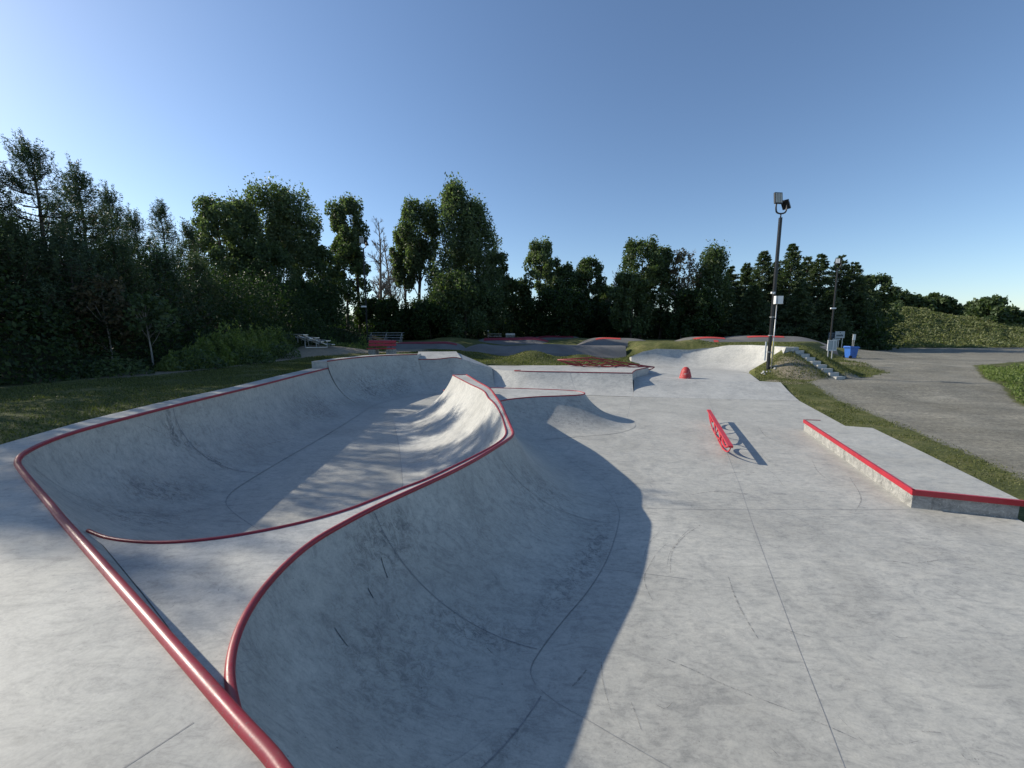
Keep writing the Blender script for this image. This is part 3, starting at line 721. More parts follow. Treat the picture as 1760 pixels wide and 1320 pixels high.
# cone bump ---------------------------------------------------------------------------
def cone():
    cx, cy = P(1178, 650, ZU); r = empty('concrete_cone', (cx, cy, ZU), 'stubby worn red and grey concrete cone standing on the upper slab', 'skate obstacle')
    pr = [(.40, 0), (.39, .06), (.35, .2), (.30, .36), (.25, .5), (.18, .59), (.10, .64), (0, .655)]
    m = MB(); n = 24; vs = []
    for rr, z in pr:
        for k in range(n): vs.append((cx + rr * .85 * math.cos(k * 2 * math.pi / n), cy + rr * .85 * math.sin(k * 2 * math.pi / n), ZU + z))
    m.add(vs, [(i * n + k, i * n + (k + 1) % n, (i + 1) * n + (k + 1) % n, (i + 1) * n + k) for i in range(len(pr) - 1) for k in range(n)])
    m.build('body', M_cone, r, True)
cone()

# small ornamental rail -----------------------------------------------------------------
def arc_pts(a, b, sag, n=14):
    a = Vector(a); b = Vector(b); return [a.lerp(b, i / n) + Vector((0, 0, -sag * math.sin(math.pi * i / n))) for i in range(n + 1)]
def small_rail():
    zt = .385
    A_ = Vector((*P(1218, 705, zt), zt)); B_ = Vector((*P(1256, 768, zt), zt))
    r = empty('grind_rail', ((A_.x + B_.x) / 2, (A_.y + B_.y) / 2, 0), 'short bright red steel rail with curled ornament under its bar, alone on the open plaza', 'skate rail')
    m = MB(); m.beam(A_, B_, .11, .05); m.build('top_bar', M_red, r)
    def Q(s, z): p = A_.lerp(B_, s); return Vector((p.x, p.y, z))
    def bez(pts, w0, w1, nm):
        n = 16; C = [Q(*p) for p in pts]; out = []
        for i in range(n + 1):
            t = i / n; k = len(C) - 1; p = Vector((0, 0, 0))
            for j, c in enumerate(C): p += c * (math.comb(k, j) * t ** j * (1 - t) ** (k - j))
            out.append(p)
        rr = [w0 + (w1 - w0) * math.sin(math.pi * i / n) for i in range(n + 1)]
        m = MB(); m.tube(out, .02, 8, rr=rr); m.build(nm, M_red, r, True)
    zt -= .01
    bez([(0, zt), (.08, .02), (.35, .0), (.42, .02)], .013, .02, 'hoop')
    bez([(.08, zt), (.10, .18), (.30, .10), (.27, zt)], .016, .03, 'hoop')
    bez([(.30, zt), (.38, .25), (.42, .1), (.42, 0)], .014, .02, 'hoop')
    bez([(.36, zt), (.75, .32), (.72, .05), (.42, .01)], .016, .034, 'hoop')
    bez([(.72, zt), (.58, .2), (.6, .03), (.78, .0)], .014, .02, 'hoop')
    bez([(.74, zt), (.66, .10), (.9, .08), (.93, zt)], .016, .034, 'hoop')
    bez([(.55, .0), (.78, -.02), (.95, .08), (1, zt)], .013, .02, 'hoop')
    bez([(.42, .015), (.5, .16), (.5, .22), (.55, zt)], .013, .02, 'hoop')
small_rail()

# big lattice rail ---------------------------------------------------------------------------
def lattice_rail():
    K = [PY(958, 618.5, 25.0), PY(1018, 614.4, 25.5), PY(1086, 625.5, 25.4), PY(1125, 631, 25.3)]
    Z0 = Z1
    r = empty('lattice_rail', (4.8, 24.8, Z0), 'wide dark red lattice of curved steel tubes behind the long low quarter', 'skate rail')
    K = [Vector(k) for k in K]
    m = MB()
    m.tube(K, .035, 8); m.build('top_bar', M_darkred, r, True)
    K2 = [K[0], K[1] + Vector((.5, -1.0, -.16)), K[2] + Vector((-.4, -.9, -.10)), K[3]]
    m = MB(); m.tube(K2, .03, 8); m.build('side_bar', M_darkred, r, True)
    def along(Kk, s):
        L = [(Kk[i + 1] - Kk[i]).length for i in range(3)]; T = sum(L); d = s * T
        for i in range(3):
            if d <= L[i] or i == 2: return Kk[i].lerp(Kk[i + 1], min(1, d / L[i]))
            d -= L[i]
    def rib(p0, p1, low, rad=.028):
        p0 = Vector(p0); p1 = Vector(p1); mid = (p0 + p1) / 2; mid.z = low
        n = 14; pts = []
        for i in range(n + 1):
            t = i / n; pts.append(p0 * (1 - t) ** 2 + Vector((mid.x, mid.y, 2 * low - (p0.z + p1.z) / 2)) * 2 * t * (1 - t) + p1 * t * t)
        m = MB(); m.tube(pts, rad, 6); m.build('rib', M_darkred, r, True)
    rib(K2[0], along(K2, .62), Z0 + .04, .028); rib(K[0], along(K, .8), Z0 + .04, .028)
    for s0, s1 in ((.03, .34), (.14, .48), (.28, .6), (.45, .76), (.6, .9), (.74, .99)):
        rib(along(K, s0), along(K2, s1), Z0 + (.10 if s1 < .7 else .02) + .25 * max(0, s1 - .5) * 0)
        rib(along(K2, s0), along(K, s1), Z0 + (.14 if s1 < .7 else .02))
    rib(along(K, .86), K[3], .75); rib(along(K2, .84), K[3], .75)
lattice_rail()

# ------------------------------------------------------------------ pump track
def ridge(name, label, pts, Y, foot=3.0, flat=1.6, patches=(), slope_mat=None):
    cx, cy, _ = PY(sum(p[0] for p in pts) / len(pts), 590, Y)
    r = empty(name, (cx, cy, 1.5), label, 'pump track', 'asphalt waves of the pump track')
    sp_ = spline(pts, 5); rows = []
    for u, vt, vb in sp_:
        T = Vector(PY(u, vt, Y)); Fz = PY(u, vb, Y - foot); Fp = Vector((T.x * .3 + Fz[0] * .7, Y - foot, Fz[2]))
        rows.append((Fp, T))
    m = MB(); vs = []; ns = 8
    for Fp, T in rows:
        vs.append((Fp.x, Fp.y - .5, Fp.z - .9))
        for j in range(ns + 1):
            a = j / ns; e = a * a * (3 - 2 * a); vs.append((Fp.x + (T.x - Fp.x) * a, Fp.y + (T.y - Fp.y) * a, Fp.z + (T.z - Fp.z) * e))
        vs.append((T.x, Y + flat, T.z)); vs.append((T.x, Y + flat + 2, T.z - .9)); 
    k = ns + 4
    m.add(vs, [(i * k + j, (i + 1) * k + j, (i + 1) * k + j + 1, i * k + j + 1) for i in range(len(rows) - 1) for j in range(k - 1)])
    for i in (0, len(rows) - 1):
        b = [vs[i * k + j] for j in range(k)]; m.add(b + [(p[0], p[1], p[2] - 1.5) for p in b], [(j, j + 1, j + k + 1, j + k) for j in range(k - 1)])
    m.build('track_surface', M_asph, r, True)
    for u0, u1, a0_, a1_, mt in patches:
        pm = MB(); vv = []; n = 16; q = 6
        us = [s_[0] for s_ in sp_]
        for i in range(n + 1):
            u = u0 + (u1 - u0) * i / n; vt = np.interp(u, us, [s_[1] for s_ in sp_]); vb = np.interp(u, us, [s_[2] for s_ in sp_])
            T = Vector(PY(u, vt, Y)); fx, _, Fz = PY(u, vb, Y - foot); fx = T.x * .3 + fx * .7
            for j in range(q + 1):
                a = a0_ + (a1_ - a0_) * j / q
                if a <= 1: e = a * a * (3 - 2 * a); vv.append((fx + (T.x - fx) * a, Y - foot + foot * a, Fz + (T.z - Fz) * e + .02))
                else: vv.append((T.x, Y + (a - 1) * foot, T.z + .02))
        pm.add(vv, [(i * (q + 1) + j, (i + 1) * (q + 1) + j, (i + 1) * (q + 1) + j + 1, i * (q + 1) + j + 1) for i in range(n) for j in range(q)])
        pm.build('painted_patch', mt, r, True)
ridge('track_roller', 'long grey asphalt roller nearest the park, square cut above the lattice rail', [(790, 603, 607), (806, 596, 608), (822, 592, 607), (850, 594.3, 608), (900, 594.5, 606), (945, 592, 607), (978, 593.5, 609), (1020, 594.6, 612), (1075, 594.8, 618)], 34, 1.6, 1.2)
ridge('track_berm', 'low shaded berm with a dark red band, just right of the red bench', [(668, 593, 600), (685, 589, 601), (710, 588, 603), (740, 587.8, 604), (772, 588.2, 604), (790, 593, 604), (800, 600, 604)], 37, 3, 1, [(684, 786, .70, .98, M_trackmaroon)])
ridge('track_berm', 'middle berm with a maroon band sweeping to a bright red tip', [(812, 589, 595), (830, 582, 595), (850, 580.8, 594), (880, 580.6, 594), (927, 580.8, 594), (940, 585, 594), (955, 590.5, 595)], 47, 4, 1.5, [(832, 946, .6, .98, M_trackmaroon)])
ridge('track_berm', 'farthest dark berm in front of the white cabinet', [(915, 580.5, 588), (935, 577.6, 588), (965, 577.4, 588), (990, 578.6, 588), (1005, 584, 589)], 54, 4, 1.5, [(925, 985, .65, .98, M_trackmaroon)])
ridge('track_tabletop', 'asphalt tabletop with a narrow red patch, left of the wave wall', [(990, 593, 595), (1005, 588, 594), (1019, 583, 594), (1030, 581, 594), (1066, 581.3, 594), (1100, 583, 595), (1122, 589, 596)], 43, 3.4, 1.8, [(1023, 1066, .72, 1.0, M_trackred)])
ridge('track_tabletop', 'wide asphalt tabletop with a red patch and red stripe, directly behind the wave wall', [(1125, 603, 606), (1145, 597, 605), (1170, 588, 605), (1192, 581.3, 605), (1245, 580.8, 605), (1262, 583, 602), (1280, 586, 600), (1300, 589, 600)], 39.5, 5, 2, [(1190, 1244, .80, 1.0, M_trackred), (1222, 1230, .25, .7, M_trackred)])
ridge('track_tabletop', 'highest asphalt tabletop with a long red patch, behind the light pole', [(1246, 586, 598), (1262, 581, 598), (1283, 578.2, 598), (1345, 578, 598), (1375, 579, 596), (1398, 584, 596), (1415, 590, 596)], 42, 5, 2.5, [(1282, 1345, .78, 1.0, M_trackred)])

# ------------------------------------------------------------------ street furniture
def flood_head(m_frame, m_glass, c, az, tilt, parent, s=1.):
    """flat LED panel of w .55 h .62 facing direction az, tilted down"""
    R = Matrix.Rotation(az, 3, 'Z') @ Matrix.Rotation(-tilt, 3, 'X')
    f = MB(); f.box(c, (.42 * s, .09 * s, .55 * s), M=R)
    for k in range(5): f.box(Vector(c) + R @ Vector(((k - 2) * .08 * s, .07 * s, 0)), (.012 * s, .06 * s, .45 * s), M=R)
    h = f.build('lamp_head', m_frame, parent)
    for k in (-1, 0, 1):
        g = MB(); g.box(Vector(c) + R @ Vector((k * .125 * s, -.05 * s, 0)), (.105 * s, .012 * s, .47 * s), M=R); g.build('lens', m_glass, h)
def pole_main():
    bx, by = P(1319, 641, .62); r = empty('floodlight_pole', (bx, by, .5), 'black square light pole with twin flood lamps and a white cabinet, nearest the wave wall', 'light pole', 'floodlight poles')
    ztop = PY(1340, 374, by)[2]
    m = MB(); m.box((bx, by, (ztop + .3) / 2), (.14, .14, ztop - .3)); m.build('pole', M_black, r)
    m = MB(); m.box((bx, by, .66), (.4, .4, .05)); [m.tube([(bx + sx * .15, by + sy * .15, .6), (bx + sx * .15, by + sy * .15, .78)], .02, 6) for sx in (-1, 1) for sy in (-1, 1)]; m.build('base_plate', M_galv, r)
    m = MB(); m.tube([(bx, by, ztop), (bx, by, ztop + .22)], .035, 8)
    U = [(bx - .30, by, ztop + .85), (bx - .31, by, ztop + .5), (bx - .25, by, ztop + .3), (bx, by, ztop + .22), (bx + .25, by, ztop + .3), (bx + .31, by, ztop + .5), (bx + .3, by, ztop + .85)]
    m.tube([tuple(p) for p in spline(U, 4)], .045, 8); m.build('yoke', M_black, r, True)
    flood_head(M_black, M_lampglass, (bx - .28, by - .08, ztop + 1.05), math.radians(8), math.radians(8), r, 1.15)
    flood_head(M_black, M_lampglass, (bx + .30, by + .1, ztop + .75), math.radians(120), math.radians(38), r, 1.0)
    zc = PY(1332, 516, by)[2]
    m = MB(); m.box((bx + .16, by - .2, zc), (.44, .2, .46)); cb = m.build('cabinet', M_white, r)
    m = MB(); m.box((bx + .03, by - .318, zc), (.012, .012, .46)); m.build('door_gap', M_black, cb)
    m = MB(); m.box((bx - .2, by - .2, zc + .42), (.2, .12, .1)); m.tube([(bx - .1, by - .1, zc + .38), (bx, by, zc + .38)], .03, 6); m.build('camera_unit', M_white, r)
    m = MB(); m.tube([(bx + .13, by - .13, zc - .2), (bx + .12, by - .13, .6)], .03, 8); m.build('conduit', M_galv, r, True)
    for s_ in (1.9, 2.9, 4.0):
        m = MB(); m.box((bx, by, s_), (.2, .2, .04)); m.build('strap', M_galv, r)
    m = MB(); m.box((bx - .2, by + .05, 1.95), (.09, .02, 1.15)); sb = m.build('marker_board', M_white, r)
    m = MB(); m.box((bx + .25, by + .05, 2.05), (.14, .02, 1.0)); m.build('marker_board', M_yellow, r)
    # ring of stones at the foot
    for k in range(16):
        a = mr.uniform(0, 6.28); d = mr.uniform(.22, .5); x, y = bx + d * math.cos(a), by + d * math.sin(a) * .7 - .1
        s_ = mr.uniform(.04, .08); z0 = gz(x, y)
        m = MB(); vs = []
        for z_, q_ in ((0, .9), (.5, 1), (.9, .55)):
            for j in range(6): vs.append((x + s_ * q_ * math.cos(j) * mr.uniform(.8, 1.2), y + s_ * q_ * math.sin(j) * mr.uniform(.8, 1.2), z0 + s_ * z_))
        m.add(vs, [(i * 6 + j, i * 6 + (j + 1) % 6, (i + 1) * 6 + (j + 1) % 6, (i + 1) * 6 + j) for i in range(2) for j in range(6)] + [(12, 13, 14, 15, 16, 17)])
        o = m.build('stone', M_stone); tag(o, 'small pale stone scattered round the foot of the nearest light pole', 'stone', 'stones at the pole foot')
pole_main()
def pole_far(u, vb, vt, Y, label, head_side, white_u=None):
    b = PY(u, vb, Y); zt = PY(u, vt, Y)[2]; z0 = gz(b[0], Y) - .1
    r = empty('floodlight_pole', (b[0], Y, z0), label, 'light pole', 'floodlight poles')
    m = MB(); m.box((b[0], Y, (z0 + zt) / 2), (.10, .10, zt - z0)); m.build('pole', M_black, r)
    m = MB(); U = [(b[0] - .28, Y, zt + .5), (b[0] - .2, Y, zt + .12), (b[0], Y, zt), (b[0] + .2, Y, zt + .12), (b[0] + .28, Y, zt + .5)]; m.tube([tuple(p) for p in spline(U, 3)], .04, 6); m.build('yoke', M_black, r, True)
    flood_head(M_black, M_lampglass if head_side == 'l' else M_white, (b[0] + (-.05 if head_side == 'l' else -.15), Y - .1, zt + .65), math.radians(5 if head_side == 'l' else -25), math.radians(10), r, 1.0 if head_side == 'l' else .85)
    flood_head(M_black, M_lampglass, (b[0] + .2, Y + .15, zt + .5), math.radians(150), math.radians(30), r, .9 if head_side == 'l' else .6)
    m = MB(); zc = PY(u, white_u, Y)[2]; m.box((b[0] - .15, Y - .15, zc), (.45, .12, .12)); m.build('camera_unit', M_white, r)
pole_far(1427, 585, 462, 36.5, 'slim black light pole in front of the conifers, near the roadside signs', 'r', 530)
pole_far(632, 588, 427, 36, 'black light pole among the trees behind the red bench', 'l', 527)
def small_lamp():
    b = PY(1001, 577, 62); z0 = gz(b[0], 62) - .1; zt = PY(1001, 543, 62)[2]
    r = empty('path_lamp', (b[0], 62, z0), 'short dark lamp post with a small pale globe, in front of the far woods', 'lamp post')
    m = MB(); m.tube([(b[0], 62, z0), (b[0], 62, zt)], .09, 8); m.build('pole', M_black, r)
    m = MB(); m.box((b[0], 62, zt + .12), (.36, .36, .3)); m.box((b[0], 62, zt + .3), (.5, .5, .06)); m.build('lamp_shade', M_white, r)
small_lamp()

def wheelie_bin():
    x, y = 28., 33.
    for _ in range(8): x, y = P(1462, 616, gz(x, y))
    z0 = gz(x, y) + .01
    r = empty('wheelie_bin', (x, y, z0), 'blue plastic wheeled bin with closed lid at the edge of the gravel', 'bin')
    m = MB(); b = [(-.30, -.27), (.24, -.27), (.24, .27), (-.30, .27)]; t = [(-.38, -.34), (.34, -.34), (.34, .34), (-.38, .34)]
    m.add([(x + a, y + c, z0 + .06) for a, c in b] + [(x + a, y + c, z0 + .98) for a, c in t], [(0, 3, 2, 1), (0, 1, 5, 4), (1, 2, 6, 5), (2, 3, 7, 6), (3, 0, 4, 7)])
    m.box((x - .02, y, z0 + .93), (.82, .76, .09)); m.box((x + .1, y - .305, z0 + .6), (.06, .03, .5)); m.build('body', M_bin, r)
    m = MB(); m.add([(x - .45, y - .38, z0 + .98), (x + .40, y - .38, z0 + .98), (x + .40, y + .38, z0 + .98), (x - .45, y + .38, z0 + .98),
                     (x - .42, y - .34, z0 + 1.07), (x + .33, y - .34, z0 + 1.04), (x + .33, y + .34, z0 + 1.04), (x - .42, y + .34, z0 + 1.07)],
                    [(0, 1, 5, 4), (1, 2, 6, 5), (2, 3, 7, 6), (3, 0, 4, 7), (4, 5, 6, 7), (3, 2, 1, 0)]); m.build('lid', M_bin, r)
    for s_ in (-1, 1):
        m = MB(); m.tube([(x - .32, y + s_ * .3, z0 + .13), (x - .32, y + s_ * .36, z0 + .13)], .13, 14); m.build('wheel', M_rubber, r)
    m = MB(); m.tube([(x - .5, y - .3, z0 + .98), (x - .5, y + .3, z0 + .98)], .02, 8); m.build('handle', M_bin, r)
wheelie_bin()
def white_sign():
    x, y = PY(1466.5, 590, 37.5)[:2]; z0 = gz(x, y); zt = PY(1466, 574.5, 37.5)[2]; zb = PY(1466, 584.5, 37.5)[2]
    r = empty('small_sign', (x, y, z0), 'small upright blank white panel on twin thin posts behind the blue bin', 'sign')
    for s_ in (-.07, .07): m = MB(); m.tube([(x + s_, y, z0 - .1), (x + s_, y, zb + .1)], .025, 6); m.build('post', M_galv, r)
    m = MB(); m.box((x, y - .03, (zt + zb) / 2), (.25, .03, zt - zb)); m.build('panel', M_white, r)
white_sign()
def info_board():
    Y = 29.5; x0 = PY(1421, 600, Y)[0]; x1 = PY(1435.5, 600, Y)[0]; zt = PY(1428, 585, Y)[2]; zb = PY(1428, 602, Y)[2]
    r = empty('notice_board', ((x0 + x1) / 2, Y, gz(x0, Y)), 'pale framed notice board on two posts at the foot of the grass slope', 'notice board')
    for x in (x0 + .12, x0 + .42): m = MB(); m.box((x, Y, (zt + gz(x, Y)) / 2 - .1), (.05, .05, zt - gz(x, Y) + .2)); m.build('post', M_galv, r)
    m = MB(); m.box(((x0 + x1) / 2, Y - .04, (zt + zb) / 2), (x1 - x0, .03, zt - zb)); m.build('panel', M_signgrey, r)
    m = MB(); cx = (x0 + x1) / 2
    for z_ in (zt, zb): m.box((cx, Y - .065, z_), (x1 - x0 + .06, .04, .05))
    for x_ in (x0, x0 + (x1 - x0) * .62, x1): m.box((x_, Y - .07, (zt + zb) / 2), (.05, .04, zt - zb))
    m.build('frame', M_white, r)
info_board()
def road_sign(u0, u1, v0, v1, Y, label, mt, lines):
    x0, _, zt = PY(u0, v0, Y); x1, _, zb = PY(u1, v1, Y); cx = (x0 + x1) / 2; g0 = gz(cx, Y)
    r = empty('sign_board', (cx, Y, g0), label, 'sign')
    m = MB(); m.box((cx, Y, (zt + zb) / 2), (x1 - x0, .05, zt - zb)); p = m.build('board', mt, r)
    for s_ in (-.35, .35): m = MB(); m.box((cx + s_ * (x1 - x0), Y + .06, (zt + g0) / 2), (.08, .06, zt - g0)); m.build('post', M_galv, r)
    for (a, b, c, d, ml) in lines:
        q_ = MB(); wx = (x1 - x0); hz = zt - zb
        # short rows of block lettering, too far away to read
        xx = x0 + a * wx; n_ = 0
        while xx < x0 + b * wx:
            lw_ = mr.uniform(.5, 1.) * (d - c) * hz * .9; q_.box((xx + lw_ / 2, Y - .032, zb + (c + d) / 2 * hz), (lw_, .008, (d - c) * hz)); xx += lw_ + .03; n_ += 1
        q_.build('lettering', ml, p)
road_sign(1436, 1451, 569.5, 581, 46, 'grey roadside sign board with a dark line of text, under the conifers', M_signgrey, [(.12, .85, .25, .5, M_signdark), (.1, .9, .0, .06, M_white)])
road_sign(1424.5, 1435, 571, 581.5, 46.3, 'dark blue roadside sign board left of the grey one', M_signdark, [(.1, .9, .70, .8, M_signgrey), (.1, .7, .35, .45, M_signgrey)])
road_sign(1431, 1444, 582, 584.3, 45.6, 'narrow pale strip sign below the grey sign board', M_signgrey, [])

def bench():
    Y = 26.2; x0 = PY(633, 600, Y)[0]; x1 = PY(679, 600, Y)[0]; z0 = gz((x0 + x1) / 2, Y); cx = (x0 + x1) / 2
    r = empty('park_bench', (cx, Y, z0), 'red slatted bench on two concrete blocks behind the bowl wall', 'bench')
    for s_ in (.17, .83):
        x = x0 + (x1 - x0) * s_ + .05; m = MB(); m.poly([(x - .26, Y - .28, z0 + .38), (x + .2, Y - .28, z0 + .38), (x + .24, Y + .3, z0 + .38), (x - .22, Y + .3, z0 + .38)], z0 - .05); m.build('leg', M_cast, r)
    m = MB()
    for k in range(3): m.box((cx, Y - .22 + k * .19, z0 + .44), (x1 - x0, .15, .05))
    m.build('seat', M_edge, r)
    m = MB(); R = Matrix.Rotation(math.radians(-14), 3, 'X')
    for k in range(2): m.box((cx - .05, Y + .33 + .05 * k, z0 + .66 + k * .21), (x1 - x0 + .05, .05, .17), M=R)
    m.build('backrest', M_edge, r)
    for s_ in (.2, .8):
        m = MB(); m.beam((x0 + (x1 - x0) * s_, Y + .27, z0 + .4), (x0 + (x1 - x0) * s_, Y + .44, z0 + .98), .05, .04); m.build('bracket', M_black, r)
bench()
def bleacher(name, A_, B_, dirb, n, label, stepz=.28, stepd=.62, seatmat=M_alu):
    """rows of plank seats from A_ to B_, each further row back and up"""
    A_ = Vector(A_); B_ = Vector(B_); r = empty(name, ((A_.x + B_.x) / 2, (A_.y + B_.y) / 2, A_.z), label, 'bleacher', 'aluminium bleachers'); d = Vector(dirb).normalized()
    for k in range(n):
        o = d * stepd * k; z = .42 + stepz * k
        m = MB(); m.beam(A_ + o + Vector((0, 0, z)), B_ + o + Vector((0, 0, z)), .28, .05); m.build('seat', seatmat, r)
        m = MB(); m.beam(A_ + o - d * .3 + Vector((0, 0, z - .25)), B_ + o - d * .3 + Vector((0, 0, z - .25)), .2, .04)
        m.build('footboard', seatmat, r)
    for s_ in (.06, .5, .94):
        m = MB(); p = A_.lerp(B_, s_)
        m.beam(p + Vector((0, 0, .15)), p + d * stepd * (n - 1) + Vector((0, 0, .38 + stepz * (n - 1))), .05, .05)
        for k in range(n): q_ = p + d * stepd * k; m.beam(q_ + Vector((0, 0, 0)), q_ + Vector((0, 0, .4 + stepz * k)), .045, .045)
        m.beam(p, p + d * stepd * (n - 1), .05, .05)
        m.build('support_frame', M_galv, r)
zb_ = gz(-12.6, 27)
bleacher('bleacher', (-12.06, 26.5, zb_), (-15.6, 31.2, zb_), (-.8, -.6, 0), 3, 'sunlit aluminium bleacher seen end on, between the path and the left woods', .2, .66)
a = PY(628, 584, 42); b = PY(692, 584, 42)
bleacher('bleacher', (a[0], 42, gz(-13, 42)), (b[0], 41.5, gz(-13, 42)), (-.1, 1, 0), 4, 'long aluminium bleacher seen from the front in tree shade, behind the red bench', .25, .6)
def simple_bench(u, v, Y, wpx, label):
    x, _, z = PY(u, v, Y); wd = wpx / F * Y; z0 = gz(x, Y); r = empty('park_bench', (x, Y, z0), label, 'bench', 'distant park benches')
    m = MB(); m.box((x, Y, z0 + .45), (wd, .45, .06)); m.build('seat', M_galv, r)
    m = MB(); m.box((x, Y + .25, z0 + .78), (wd, .05, .3)); m.build('backrest', M_galv, r)
    for s_ in (-.4, .4): m = MB(); m.box((x + s_ * wd, Y, z0 + .22), (.08, .42, .44)); m.build('leg', M_black, r)
simple_bench(752, 574, 52, 20, 'pale bench in deep shade in front of the tallest poplar')
simple_bench(877, 575, 56, 16, 'grey bench right of the picnic table near the woods')
def picnic(u, Y, label):
    x = PY(u, 575, Y)[0]; z0 = gz(x, Y); r = empty('picnic_table', (x, Y, z0), label, 'picnic table')
    m = MB(); m.box((x, Y, z0 + .75), (1.9, .8, .05)); m.build('tabletop', M_galv, r)
    for s_ in (-1, 1):
        m = MB(); m.box((x, Y + s_ * .7, z0 + .45), (1.9, .28, .05)); m.build('seat', M_galv, r)
        m = MB(); m.beam((x + s_ * .7, Y - .7, z0), (x + s_ * .7, Y + .25, z0 + .74), .06, .08); m.beam((x + s_ * .7, Y + .7, z0), (x + s_ * .7, Y - .25, z0 + .74), .06, .08); m.build('leg', M_black, r)
picnic(850, 55, 'dark picnic table at the edge of the shaded grass')
def cabinet():
    x, _, z = PY(959, 577, 57); z0 = gz(x, 57)
    r = empty('electric_cabinet', (x, 57, z0), 'white electric cabinet standing on far grass beside a dark post', 'cabinet')
    m = MB(); m.box((x, 57, z0 + .45), (.78, .5, .86)); m.box((x, 57, z0 + .9), (.86, .58, .06)); m.build('body', M_white, r)
    m = MB(); m.box((x, 56.74, z0 + .45), (.02, .02, .75)); m.build('door_gap', M_black, r)
    x2 = PY(950, 577, 57)[0]; m = MB(); m.tube([(x2, 57, z0 - .1), (x2, 57, z0 + 1.5)], .07, 6); m.box((x2, 56.95, z0 + 1.2), (.3, .08, .7))
    tag(m.build('bollard', M_black), 'dark post with a flat head left of the white cabinet', 'post')
    x3 = PY(839, 577, 55)[0]; m = MB(); m.tube([(x3, 55, z0 - .1), (x3, 55, z0 + 1.3)], .05, 6); m.box((x3, 54.95, z0 + 1.2), (.25, .06, .35))
    tag(m.build('post', M_signgrey), 'thin grey post with a small plate beside the picnic table', 'post')
cabinet()
m = MB(); x, _, z = PY(1113, 586.5, 44); m.box((x, 44, z), (.65, .4, .12)); tag(m.build('concrete_block', M_white), 'flat white concrete block lying on grass between the track waves', 'block')

# ------------------------------------------------------------------ vegetation
def leaves(C, s, asp=.55, up=0.0, rng=nr):
    """C (n,3) centres -> diamond leaves; returns V, F"""
    n = len(C); a = rng.normal(size=(n, 3)); a[:, 2] += up; a /= np.linalg.norm(a, axis=1)[:, None]
    b = rng.normal(size=(n, 3)); b -= a * (a * b).sum(1)[:, None]; b /= np.linalg.norm(b, axis=1)[:, None]
    sz = (s * rng.uniform(.45, 1.5, n))[:, None]
    V = np.stack([C - a * sz, C + b * sz * asp, C + a * sz, C - b * sz * asp], 1).reshape(-1, 3)
    return V, np.arange(4 * n).reshape(-1, 4)
def needles(C, D, s, wd, rng=nr):
    """elongated leaf along direction D"""
    n = len(C); b = np.cross(D, rng.normal(size=(n, 3))); b /= np.linalg.norm(b, axis=1)[:, None] + 1e-9
    sz = (s * rng.uniform(.6, 1.3, n))[:, None]
    V = np.stack([C, C + D * sz * .5 + b * wd, C + D * sz, C + D * sz * .5 - b * wd], 1).reshape(-1, 3)
    return V, np.arange(4 * n).reshape(-1, 4)
def crown_blob(h, R, t0, kind, n, leaf, rng, gap=0.0):
    """leaf centres for a broadleaf crown of height h, radius R starting at t0*h"""
    pts = []; cents = []
    nb = {'poplar': 120, 'round': 95, 'open': 60, 'shrub': 36, 'slim': 60}[kind]
    lean = rng.normal(0, .03, 2)
    for i in range(nb):
        t = t0 + (1 - t0) * ((i + rng.uniform(0, 1)) / nb) ** (.9)
        u_ = (t - t0) / (1 - t0)
        if kind == 'poplar': pr = (math.sin(math.pi * min(1, u_ * .62 + .22)) ** .7) * (1 - u_ ** 4 * .75)
        elif kind == 'slim': pr = (.45 + .75 * u_) * (1 - u_ ** 5 * .7)
        elif kind == 'open': pr = math.sin(math.pi * (.18 + .78 * u_)) ** .6
        elif kind == 'shrub': pr = math.sqrt(max(0, 1 - u_ ** 2)) * .95 + .05
        else: pr = math.sin(math.pi * (.25 + .68 * u_)) ** .6
        ang = rng.uniform(0, 2 * math.pi); rad = R * pr * math.sqrt(rng.uniform(.05, 1)) * rng.uniform(.75, 1.0)
        br = R * rng.uniform(.11, .27) * (1.0 if kind != 'shrub' else 1.4)
        zst = {'poplar': 1.9, 'slim': 1.6, 'open': 1.1, 'round': 1.0, 'shrub': .9}[kind]
        c = np.array([rad * math.cos(ang) + lean[0] * t * h, rad * math.sin(ang) + lean[1] * t * h, min(t * h, h - br * zst * .75)])
        cents.append(c)
        m = int(n / nb * rng.uniform(.6, 1.4) * (br / (R * .2)) ** 1.5)
        d = rng.normal(size=(m, 3)); d /= np.linalg.norm(d, axis=1)[:, None]
        rr = br * rng.uniform(.25, 1, m) ** .45 * (1 + .22 * np.sin(d[:, 0] * 5 + i) * np.cos(d[:, 2] * 4))
        p = c + d * rr[:, None] * np.array([1, 1, zst]); pts.append(p)
        # ragged twigs poking out of the clump
        k = max(2, m // 22); dd = d[:k].copy(); dd[:, 2] = abs(dd[:, 2]) + .3
        pts.append(c + dd * (br * rng.uniform(1.0, 1.22, k))[:, None] * np.array([.9, .9, zst]))
    return np.concatenate(pts), cents
